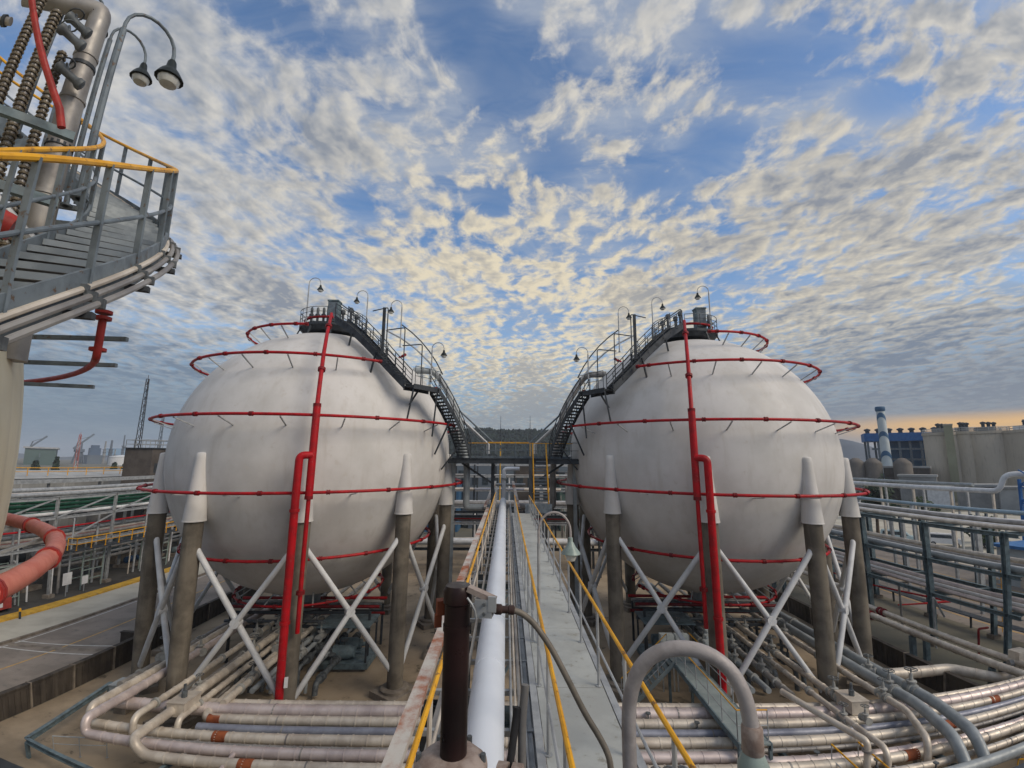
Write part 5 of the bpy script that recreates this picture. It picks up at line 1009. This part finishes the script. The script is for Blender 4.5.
# ---------------------------------------------------------------- racks on the right
YR = [27.3, 33.3, 39.3, 45.3, 51.3, 57.3, 63.3, 69.3]
rack('steel_rack', 'blue grey steel pipe rack between the sphere and the service road', [30.3, 35.6], YR, (8.5, 6.0, 3.6), m_teal, 8.7, bw=.34)
for i, (x, z, r, m, lb) in enumerate((
    (30.9, 8.85, .14, m_clad, 'cream pipe on the top edge of the steel rack'), (31.8, 8.85, .11, m_white, 'white pipe second on the steel rack top'), (33.3, 8.9, .2, m_clad3, 'dull pipe on the middle of the steel rack top'), (34.6, 8.85, .16, m_white, 'white pipe at the far side of the steel rack top'),
    (30.9, 6.35, .2, m_greypipe, 'dark grey pipe on the middle level of the steel rack'), (31.5, 6.30, .17, m_white, 'bright white pipe beside the dark grey one on the steel rack'), (32.4, 6.3, .15, m_clad3, 'dull pipe on the middle level of the steel rack'), (34.0, 6.3, .2, m_clad, 'cream pipe on the middle level of the steel rack'),
    (30.8, 3.95, .15, m_clad2, 'pinkish pipe on the lowest level of the steel rack'), (31.3, 3.95, .13, m_clad3, 'dull pipe on the lowest level of the steel rack'), (31.8, 3.95, .15, m_white, 'white pipe on the lowest level of the steel rack'), (32.6, 4.0, .2, m_clad2, 'broad pinkish pipe on the lowest level of the steel rack'))):
    long_pipe(x, z, r, m, lb, 18, 74)
for k, (x, z, r) in enumerate(((26.6, 1.85, .22), (27.6, 2.0, .2))):
    t = thing('ground_pipe', ('cream ground pipe with red flanges outside the low wall', 'cream ground pipe with a raised loop outside the low wall')[k], 'pipe', (x, 26, 1.5)); P = [(x, 22, z), (x, 70, z)] if k == 0 else [(x, 22, z), (x, 36.4, z), (x, 36.9, z+.7), (x, 70, z+.7)]
    b = MB(); b.jacket(fil(P, .4), r, .8, .011, 12); b.build('pipe', m_clad, t)
    for y in (34.6, 34.95): b = MB(); b.lathe([(r+.1, -.07), (r+.1, .07)], (x, y, z), 14, (0, 1, 0)); b.build('flange', m_reddk, t)
    for y in (25, 31, 40, 47, 54): b = MB(); b.box((x, y, .8), (.3, .3, 1.6)); b.build('stanchion', m_teal, t, False)
for i in range(12):
    y = 27+i*3.1+rnd.uniform(-.8, .8); x = 29.4+rnd.uniform(0, 3.0)
    b = MB(); b.tube(fil([(x, y, .1), (x, y, rnd.choice((2.2, 3.6, 5.9))), (x+.8, y, rnd.choice((2.2, 3.6)))], .15, 3), rnd.uniform(.05, .08), 8); b.single('drop_line', rnd.choice((m_steel, m_teal, m_clad3, m_reddk)), 'thin drop line among the steel rack posts', 'pipe', 'drop lines in the steel rack')
t = thing('red_fire_line', 'thin red fire line zigzagging among the steel rack posts', 'pipe', (32, 38, 2)); b = MB(); b.tube([(29.5, 47, 3.1), (31, 42, 2.4), (36, 37.6, 1.7), (31, 37.3, 1.7)], .05, 8); b.build('pipe', m_red, t); b = MB(); b.tube([(29.6, 46, 1.2), (29.6, 40, 1.2), (29.6, 40, 3.4)], .05, 8); b.build('branch', m_red, t)
t = thing('rack_catwalk', 'steel catwalk with slim rails low beside the steel rack', 'walkway', (33, 42, .5)); b = MB(); b.box((36.2, 44, 1.0), (.9, 34, .06)); b.build('deck', m_steeld, t, False); railing(t, [(36.6, 27.5, 1.03), (36.6, 60.8, 1.03)], 1.1, 2.0, .03, m_steel, m_steel, m_steel)
for y in (28, 36, 44, 52, 60): b = MB(); b.box((36.2, y, .5), (.12, .12, 1.0)); b.build('leg', m_steeld, t, False)
for i, (x, y) in enumerate(((37.2, 31), (37.4, 34.2), (38.8, 30.2))):
    t = thing('yellow_ladder', 'slim yellow ladder frame by the service road edge', 'ladder', (x, y, 0), 'yellow ladder frames by the road')
    for dy in (0, .5): b = MB(); b.tube([(x, y+dy, 0), (x, y+dy, 5.2)], .035, 6); b.build('stile', m_yellow, t)
    for k in range(12): b = MB(); b.tube([(x, y, .4+k*.4), (x, y+.5, .4+k*.4)], .02, 5); b.build('rung', m_yellow, t)
t = thing('valve_cluster', 'big flanged valve assembly beside the steel rack foot', 'valve', (29.0, 24.0, 0)); b = MB(); b.tube([(27.2, 24.4, 1.9), (31.8, 23.4, 1.9)], .22, 12); b.build('pipe', m_clad3, t)
for f in (.2, .35, .6, .8): b = MB(); p = Vector((27.2, 24.4, 1.9)).lerp(Vector((31.8, 23.4, 1.9)), f); b.lathe([(.36, -.07), (.36, .07)], p, 14, (4.6, -1, 0)); b.build('flange', m_clad, t)
b = MB(); b.box((27.9, 24.3, 2.1), (.9, .8, 1.0)); b.build('actuator', m_clad, t, False); b = MB(); c = Vector((29.9, 23.8, 2.9)); b.tube([c+Vector((.32*math.cos(a*.4488), 0, .32*math.sin(a*.4488))) for a in range(14)], .03, 6, closed=True); b.tube([(29.9, 23.8, 1.9), c], .05, 6); b.build('handwheel', m_yellow, t)
b = MB(); b.box((28.2, 24.2, .75), (.5, .5, 1.5)); b.build('pedestal', m_plinth, t, False)
# pipelines beyond the service road
def pipeline(x, z, r, m, label, y0, y1, sp=6.0, ms=m_steel, extra=None):
    t = thing('pipeline', label, 'pipe', (x, (y0+y1)/2, 0)); P = [(x, y1, z), (x, y0, z)]+(extra or []); b = MB(); b.tube(fil(P, 1.0, 5), r, 12); b.build('pipe', m, t); y = y0+1
    while y < y1:
        b = MB(); b.box((x, y, (z-r)/2), (.25, .25, z-r)); b.build('stand', ms, t, False); y += sp
    return t
pipeline(60, 9.35, .33, m_white, 'long white pipeline on trestles rising in a loop at its end', 54, 140, 6, m_clad, [(60.2, 53.4, 11.4), (64.5, 49, 11.4)])
pipeline(62.5, 9.9, .25, m_greypipe, 'grey pipeline running behind the white pipeline', 60, 140, 7)
pipeline(47, 8.2, .20, mat('pale_blue_pipe', (.30, .40, .47), (.25, .34, .40), .45, scale=1), 'pale blue pipeline on posts beside the service road', 36, 110, 8)
pipeline(46, 7.5, .15, m_clad3, 'dull pipeline below the pale blue one', 38, 110, 8)
pipeline(40.5, 8.0, .16, m_clad, 'cream pipeline at the road edge with yellow collars', 30, 100, 8)
pipeline(66, 6.2, .3, m_clad, 'cream pipeline low beyond the white pipeline', 58, 140, 7)
rack('road_rack', 'slim steel trestle carrying lines along the service road', [46.2, 48.0], [36+9*i for i in range(8)], (7.0,), m_bluegrey, 7.8, bw=.2)
t = thing('blue_lattice', 'bright blue steel lattice tower at the end of the pipeline', 'tower', (60.4, 51, 0))
m_blue = mat('blue_steel', (.03, .13, .36), (.025, .10, .28), .5, scale=1); 
for x in (60.8, 64.0):
    for y in (48.5, 52): b = MB(); b.box((x, y, 5.4), (.3, .3, 10.8)); b.build('post', m_blue, t, False)
for i in range(6):
    z = .6+i*1.9; b = MB(); b.beam((60.8, 48.5, z), (64, 48.5, z+1.8), .14, .14); b.beam((60.8, 52, z), (60.8, 48.5, z+1.8), .14, .14); b.beam((60.8, 52, z+1.8), (60.8, 48.5, z), .12, .12); b.build('lattice', m_blue, t)
    b = MB(); b.beam((60.8, 48.4, z), (60.8, 52.1, z), .18, .2); b.build('girt', m_blue, t, False)
# service building with blue roof
t = thing('control_house', 'small white service building with flat blue roof by the road', 'building', (53.5, 45, 0)); b = MB(); b.box((54.6, 44.8, 1.95), (4.6, 6.6, 3.9)); b.build('wall', mat('house_wall', (.42, .47, .50), (.36, .40, .43), .7, scale=.6, streak=.2), t, False); b = MB(); b.box((54.6, 44.8, 4.08), (5.4, 7.4, .32)); b.build('roof', mat('roof_blue', (.05, .17, .40), (.04, .13, .32), .5, scale=1), t, False)
for dy in (-1.8, 1.6): w = MB(); w.box((52.27, 44.8+dy, 2.3), (.06, 1.3, 1.1)); wo_ = w.build('window', m_white, t, False); q = MB(); q.box((52.23, 44.8+dy, 2.3), (.03, 1.1, .9)); q.build('pane', mat('dim_glass', (.05, .065, .075)), wo_, False)
d = MB(); d.box((52.27, 44.9, 1.1), (.06, .95, 2.2)); d_ = d.build('door', m_clad, t, False); q = MB(); q.box((52.21, 45.2, 1.1), (.05, .06, .15)); q.build('handle', m_steeld, d_, False)
# parked vehicles
def car(x, y, rz, m, label, van=False):
    t = thing('parked_car', label, 'car', (x, y, 0), None); M4 = Matrix.Translation((x, y, 0)) @ Matrix.Rotation(rz, 4, 'Z'); L_, w = (4.6, .9)
    if van: prof = [(-2.3, .45), (-2.3, 1.0), (-2.2, 1.75), (-2.0, 1.9), (.9, 1.9), (1.5, 1.25), (2.2, 1.05), (2.3, .8), (2.3, .45)]; gl = [(-2.0, 1.25), (-1.9, 1.75), (.8, 1.75), (1.3, 1.25)]
    else: prof = [(-2.3, .45), (-2.3, .95), (-2.2, 1.05), (-1.9, 1.1), (-1.5, 1.6), (.2, 1.62), (1.0, 1.1), (2.15, .95), (2.3, .75), (2.3, .45)]; gl = [(-1.7, 1.12), (-1.4, 1.52), (.15, 1.54), (.8, 1.12)]
    def ext(pr, w0, w1, name, m_, par):
        b = MB(); n = len(pr); mx = max(p[1] for p in pr); vs = []
        for s in (-1, 1):
            for px, pz in pr: k = 1-.16*max(0, (pz-1.0)/.9); vs.append(M4 @ Vector((px, s*(w0 if s > 0 else w1)*k, pz)))
        b.add(vs, [tuple(range(n)), tuple(range(2*n-1, n-1, -1))]+[(i, n+i, n+(i+1) % n, (i+1) % n) for i in range(n)]); return b.build(name, m_, par, True, 30)
    ext(prof, w, w, 'body', m, t); ext(gl, w+.012, w+.012, 'side_glass', mat('dim_glass', (.05, .065, .075)), t)
    for px in (-1.45, 1.45):
        for s in (-1, 1):
            c = M4 @ Vector((px, s*.86, .34)); ax = (M4.to_3x3() @ Vector((0, 1, 0))); b = MB(); b.lathe([(.22, -.11), (.33, -.1), (.34, -.05), (.34, .05), (.33, .1), (.22, .11)], c, 16, ax); wh = b.build('wheel', m_cable, t); b = MB(); b.lathe([(.2, -.115), (.2, .115)], c, 12, ax); b.build('rim', m_steel, wh)
    for s in (-1, 1): b = MB(); b.box(M4 @ Vector((2.28, s*.62, .8)), (.08, .3, .16), rz); b.build('headlight', m_glassl, t, False); b = MB(); b.box(M4 @ Vector((-2.29, s*.65, .85)), (.06, .25, .2), rz); b.build('tail_light', m_red, t, False)
m_carw = mat('car_white', (.72, .73, .74), (.66, .67, .68), .25, scale=1); m_carb = mat('car_pale_blue', (.45, .58, .62), (.40, .52, .56), .25, scale=1); m_card = mat('car_dark', (.03, .035, .04), (.04, .045, .05), .25, scale=1)
car(63.6, 75.0, R(-42), m_carb, 'pale blue van parked behind the pipelines', True); car(68.0, 71.2, R(-42), m_carw, 'white car parked beside the pale blue van', True); car(73.2, 67.2, R(-42), m_card, 'dark car parked beside the white car'); car(59.0, 79.5, R(-42), m_carw, 'white saloon parked on the far side of the pale blue van')
# ---------------------------------------------------------------- silos, chimney, plant on the right horizon
def azp(az, r): return (r*math.sin(R(az)), r*math.cos(R(az)))
m_silo = mat('silo_concrete', (.47, .42, .345), (.39, .35, .29), .85, scale=.06, streak=.5, streakcol=(.20, .185, .16)); m_silog = mat('silo_tower_green', (.31, .31, .215), (.26, .26, .18), .8, scale=.1, streak=.3)
RS = 215
for k, (az, r, h) in enumerate(((44.35, 4.9, 22.2), (45.9, 4.4, 22.4), (47.5, 6.6, 22.2), (50.4, 9.0, 22.0), (53.6, 9.0, 22.0))):
    x, y = azp(az, RS+k*1.5); t = thing('concrete_silo', ('pale concrete silo next to the greenish lift tower', 'narrow concrete silo behind the lift tower', 'broad concrete silo with a rooftop house', 'very broad concrete silo beside the rooftop house silo', 'last concrete silo of the row')[k], 'silo', (x, y, 0))
    b = MB(); b.lathe([(r, 0), (r, h), (r*.985, h+.15)], (x, y, 0), 40); b.build('shell', m_silo, t); b = MB(); b.lathe([(r+.25, h-.1), (r+.25, h+.8)], (x, y, 0), 40); b.build('parapet', m_silo, t)
    b = MB(); b.box((x, y, h+1.3), (r*1.2, r*.8, 1.9), .7); b.build('roof_house', m_shed if k != 3 else m_white, t, False); railing(t, [(x+r*math.cos(a*.314), y+r*math.sin(a*.314), h+.8) for a in range(21)], 1.2, 3.0, .09, m_steel, m_steel, m_steel)
    for q in range(3): b = MB(); b.lathe([(.5, h+.8), (.5, h+3.2), (.8, h+3.3), (.8, h+3.8), (.1, h+4.1)], (x-r*.4+q*r*.45, y-r*.3+q*.8, 0), 8); b.build('roof_vent', m_steeld, t)
x, y = azp(44.95, RS-6); t = thing('lift_tower', 'greenish lift tower standing between the silos', 'tower', (x, y, 0)); b = MB(); b.box((x, y, 12.6), (2.3, 2.3, 25.2), R(-45)); b.build('wall', m_silog, t, False); b = MB(); b.box((x, y, 25.4), (2.6, 2.6, .5), R(-45)); b.build('roof', m_silo, t, False)
x, y = azp(51.2, RS+8); t = thing('penthouse', 'white stepped rooftop house above the broad silos', 'building', (x, y, 22)); b = MB(); b.box((x, y, 24.2), (12, 8, 4.2), .7); b.build('lower_house', m_shedr, t, False); b = MB(); b.box((x, y, 27.2), (8, 6, 2.4), .7); b.build('upper_house', m_white, t, False); b = MB(); b.lathe([(.4, 28.2), (.4, 30.5)], (x, y, 0), 8); b.build('vent', m_steeld, t)
m_stripew = mat('chimney_white', (.50, .56, .58), (.44, .50, .52), .6, scale=.2); m_stripeb = mat('chimney_blue', (.05, .13, .24), (.04, .10, .19), .6, scale=.2)
x, y = azp(40.15, 210); t = thing('striped_chimney', 'tall white chimney with slanting blue bands', 'chimney', (x, y, 0)); H_ = 33.0
b = MB(); b.lathe([(1.75, 0), (1.2, H_)], (x, y, 0), 24); b.build('shaft', m_stripew, t)
for z0 in (6, 13.2, 20.2, 27.0):
    b = MB(); n = 24; vs = []
    for i in range(n):
        a = 2*math.pi*i/n; 
        for dz in (0, 1.7): z = z0+dz+2.1*math.cos(a+2.3); rr = 1.75-.55*z/H_+.03; vs.append((x+rr*math.cos(a), y+rr*math.sin(a), z))
    b.add(vs, [(2*i, 2*((i+1) % n), 2*((i+1) % n)+1, 2*i+1) for i in range(n)]); b.build('blue_band', m_stripeb, t)
b = MB(); b.lathe([(1.22, H_-1.8), (1.5, H_-1.4), (1.5, H_-.3), (1.3, H_)], (x, y, 0), 24); b.build('cap', m_stripeb, t)
# blue roofed plant with open frame
t = thing('blue_roof_plant', 'open framed plant building under a long bright blue roof', 'building', (*azp(41.2, 235), 0)); p0, p1 = Vector((*azp(38.5, 232), 0)), Vector((*azp(45.2, 236), 0)); d = (p1-p0).normalized(); nn = Vector((-d.y, d.x, 0)); L_ = (p1-p0).length
b = MB(); b.beam(p0+Vector((0, 0, 22.6)), p1+Vector((0, 0, 22.6)), 12, 3.2); b.build('roof', m_blue, t, False)
for i in range(9):
    for o in (-5, 5): b = MB(); q = p0+d*(L_*(i+.3)/8.6)+nn*o; b.box((q.x, q.y, 10.5), (.7, .7, 21), math.atan2(d.y, d.x)); b.build('column', m_bluegrey, t, False)
b = MB(); b.beam(p0+d*5-nn*1+Vector((0, 0, 10.5)), p1-nn*1+Vector((0, 0, 10.5)), 3, 20.9); b.build('inner_wall', m_stripeb, t, False)
for z in (9, 14, 18): b = MB(); b.beam(p0+d*2-nn*5.2+Vector((0, 0, z)), p1-nn*5.2+Vector((0, 0, z)), .5, .7); b.build('girder', m_bluegrey, t, False)
for i in range(8): b = MB(); q = p0+d*(L_*(i+.5)/8); b.lathe([(.7, 24.2), (.7, 25.3), (1.1, 25.5), (1.1, 26.0), (.2, 26.4)], (q.x, q.y, 0), 8); b.build('roof_vent', m_steeld, t)
m_hop = mat('hopper_grey', (.15, .135, .12), (.11, .10, .09), .7, scale=.3, streak=.4)
for k, az in enumerate((37.7, 39.05, 41.3)):
    x, y = azp(az, 196); t = thing('hopper_silo', 'round steel hopper silo with cone top beside the chimney', 'silo', (x, y, 0), 'hopper silos by the chimney'); b = MB(); b.lathe([(2.5, 4.5), (2.5, 12.4), (2.2, 13.0), (.9, 14.2), (.4, 14.3)], (x, y, 0), 24); b.build('shell', m_hop, t); b = MB(); b.lathe([(.4, 2.4), (2.5, 4.5)], (x, y, 0), 24); b.build('hopper', m_clad3, t)
    for a in range(4): b = MB(); b.tube([(x+1.9*math.cos(a*1.57), y+1.9*math.sin(a*1.57), 0), (x+1.9*math.cos(a*1.57), y+1.9*math.sin(a*1.57), 6)], .18, 6); b.build('leg', m_steeld, t)
for k, (az, r, w, h, m) in enumerate(((42.3, 190, 9, 8.5, m_shed), (43.8, 182, 6, 5.5, m_white), (46.5, 186, 10, 6.0, m_shed), (49.8, 182, 12, 5.5, m_shedr), (41.6, 205, 12, 11, m_brown), (36.2, 190, 14, 7, m_shed), (52.5, 180, 12, 6.5, m_shed))):
    x, y = azp(az, r); t = thing('plant_shed', ('grey plant shed at the foot of the blue roofed plant', 'small white shed before the lift tower', 'grey shed before the narrow silo', 'pale shed before the broad silos', 'brown gabled shed below the blue roof', 'grey shed behind the white sphere edge', 'grey shed at the end of the silo row')[k], 'building', (x, y, 0)); b = MB(); b.box((x, y, h/2), (w, w*.8, h), R(-45)); b.build('wall', m, t, False)
    b = MB(); b.box((x, y, h+.3), (w+.6, w*.8+.6, .6), R(-45)); b.build('roof', m_shedr if m != m_shedr else m_shed, t, False)
# ---------------------------------------------------------------- straight ahead: far racks, plant frames, hill
for k, (y, z, r, m, lb) in enumerate(((52, 3.6, .35, m_white, 'white pipe crossing behind the tanks'), (53.5, 3.5, .3, m_clad, 'cream pipe crossing behind the tanks'), (55, 3.2, .2, m_red, 'red pipe crossing behind the tanks'), (58, 7.2, .3, m_clad3, 'dull pipe crossing high behind the tanks'), (59, 7.2, .25, m_white, 'white pipe crossing high behind the tanks'), (60, 5.2, .25, m_red, 'red pipe crossing below the high cross pipes'))):
    b = MB(); b.tube([(-30, y, z), (28, y, z)], r, 10); b.single('cross_pipe', m, lb, 'pipe')
def xrack(y0, y1, xs, levels, top, label, m):
    t = thing('cross_rack', label, 'pipe rack', (0, y0, 0))
    for x in xs:
        for y in (y0, y1): b = MB(); b.ibeam((x, y, 0), (x, y, top), .25, .25, .03); b.build('post', m, t, False)
    for z in levels:
        for y in (y0, y1): b = MB(); b.ibeam((xs[0], y, z), (xs[-1], y, z), .22, .3, .03); b.build('beam', m, t, False)
    return t
xrack(51.5, 55.5, [-26+6*i for i in range(9)], (2.9, 6.4), 7.0, 'low cross rack behind the tanks', m_steeld)
xrack(57.5, 60.5, [-26+6*i for i in range(9)], (4.8, 6.8), 9.4, 'taller cross rack behind the low one', m_steel)
t = thing('steel_gantry', 'tall multi level steel gantry at the end of the pipe bridge', 'gantry', (0, 70, 0))
for x in (-9, -5.5, -2.5, .5, 3.5, 6.5, 9.5):
    for y in (66, 72): b = MB(); b.box((x, y, 6.0), (.24, .24, 12.0)); b.build('post', m_steeld if (x+y) % 2 else m_steel, t, False)
for z in (4.2, 6.2, 8.2, 10.2, 11.9):
    for y in (66, 72): b = MB(); b.beam((-9.2, y, z), (9.7, y, z), .22, .22); b.build('beam', m_steel, t, False)
for i in range(26):
    x = -9+rnd.random()*18.5; z = rnd.choice((4.5, 6.5, 8.5, 10.5)); b = MB(); b.tube([(x-rnd.uniform(1, 5), 65.6-rnd.random(), z), (x+rnd.uniform(1, 4), 65.6-rnd.random(), z)], rnd.uniform(.08, .2), 8); b.build('line', rnd.choice((m_white, m_steel, m_clad, m_clad3, m_bluepipe)), t)
for i in range(14): x = -9+rnd.random()*18.5; b = MB(); b.tube([(x, 65.3, 0), (x, 65.3, rnd.uniform(6, 11))], rnd.uniform(.06, .13), 8); b.build('riser', rnd.choice((m_white, m_steel, m_clad3)), t)
for i, (x, y, w, h) in enumerate(((-14, 84, 9, 9), (-4, 88, 8, 12.4), (5, 92, 9, 11.6), (13, 86, 8, 10.2), (0, 105, 64, 12.6))):
    t = thing('plant_block', ('dark blue plant block behind the end frame', 'tallest dark plant block on the bridge axis', 'dark plant block beside the tallest one', 'low dark block nearer the steel rack side', 'wide dark block at the back of the plant')[i], 'building', (x, y, 0)); b = MB(); b.box((x, y, h/2), (w, 7, h)); b.build('wall', (m_stripeb, m_hz, m_brown, m_hz2, m_hz)[i], t, False); b = MB(); b.box((x, y, h+.15), (w+.5, 7.5, .3)); b.build('roof', m_steeld, t, False)
    for q in range(4):
        w_ = MB(); w_.box((x-w*.36+q*w*.24, y-3.53, h*.72), (w*.14, .06, h*.16)); w_.build('window', mat('dim_glass', (.05, .065, .075)), t, False)
for k, x in enumerate((-1.55, 2.6)):
    t = thing('lightning_pole', 'thin pole on the bridge axis with an ochre lower half' if k == 0 else 'thin pole beside its twin with a small box halfway', 'pole', (x, 60.8, 0)); b = MB(); b.tube([(x, 60.8, 0), (x, 60.8, 15.2)], .09, 8); b.build('lower_pole', m_yellow2, t); b = MB(); b.tube([(x, 60.8, 15.2), (x, 60.8, 18.8)], [.06, .02], 6); b.build('spike', m_steeld, t); b = MB(); b.box((x, 60.7, 16.0 if k else 14.5), (.35, .2, .5)); b.build('box', m_valve, t, False)
for k, (x, z) in enumerate(((-1.9, 17.2), (3.0, 17.2))): pass
def hill(name, x0, x1, y, h, prof, m, dep, n=90, mm=26):
    b = MB(); vs = []
    for j in range(mm+1):
        v = j/mm
        for i in range(n+1):
            u = i/n; hh = h*prof(u)*math.sin(math.pi*min(1, v*.5+.0)) if v < 1 else h*prof(u); x = x0+(x1-x0)*u; bump = (math.sin(x*.045+1)*.05+math.sin(x*.11+j*.8)*.025)*h*v; vs.append((x, y+dep*v, max(-1, hh+bump-1 if j else -1)))
    b.add(vs, [(j*(n+1)+i, j*(n+1)+i+1, (j+1)*(n+1)+i+1, (j+1)*(n+1)+i) for j in range(mm) for i in range(n)]); o = structure(name, b, m, True); return o, vs
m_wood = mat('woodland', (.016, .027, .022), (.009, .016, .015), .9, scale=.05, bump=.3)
prof_h = lambda u: math.exp(-((u-.53)/.36)**4)*(.93+.05*math.sin(u*21)+.03*math.sin(u*47+1))
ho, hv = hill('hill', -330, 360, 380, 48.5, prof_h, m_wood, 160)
ic = MB(); r_ = random.Random(5)
for i in range(9000):
    p = r_.choice(hv)
    if p[2] < 3: continue
    s = r_.uniform(1.6, 3.6); q = Vector((p[0]+r_.uniform(-6, 6), p[1]+r_.uniform(-5, 3), p[2]+s*.25)); a = r_.random()*6.28; vs = [q+Vector((0, 0, s*r_.uniform(.8, 1.25)))]+[q+Vector((s*math.cos(a+k*1.2566)*r_.uniform(.7, 1.1), s*math.sin(a+k*1.2566)*r_.uniform(.7, 1.1), r_.uniform(-.2, .35)*s)) for k in range(5)]
    ic.add(vs, [(0, 1+k, 1+(k+1) % 5) for k in range(5)])
o = ic.build('woodland', m_wood, None, False); o['kind'] = 'stuff'; o['label'] = 'dark woodland covering the hill between the spheres'; o['category'] = 'woodland'
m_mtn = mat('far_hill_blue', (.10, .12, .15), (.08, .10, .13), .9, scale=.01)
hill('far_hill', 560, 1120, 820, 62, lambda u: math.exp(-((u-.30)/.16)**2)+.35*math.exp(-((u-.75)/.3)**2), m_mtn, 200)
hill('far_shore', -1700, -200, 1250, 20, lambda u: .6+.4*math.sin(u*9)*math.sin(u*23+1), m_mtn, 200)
# ---------------------------------------------------------------- the evening air
hz = MB(); hz.box((0, 2300, 44), (8100, 5900, 90)); hzo = hz.build('haze', m_line, None, False); hzo['kind'] = 'stuff'
hm = bpy.data.materials.new('air'); hm.use_nodes = True; hm.node_tree.nodes.clear()
pv = hm.node_tree.nodes.new('ShaderNodeVolumePrincipled'); pv.inputs['Color'].default_value = (.80, .88, 1, 1); pv.inputs['Density'].default_value = .00028; pv.inputs['Anisotropy'].default_value = 0.0
ho_ = hm.node_tree.nodes.new('ShaderNodeOutputMaterial'); hm.node_tree.links.new(pv.outputs[0], ho_.inputs['Volume']); hzo.data.materials[0] = hm
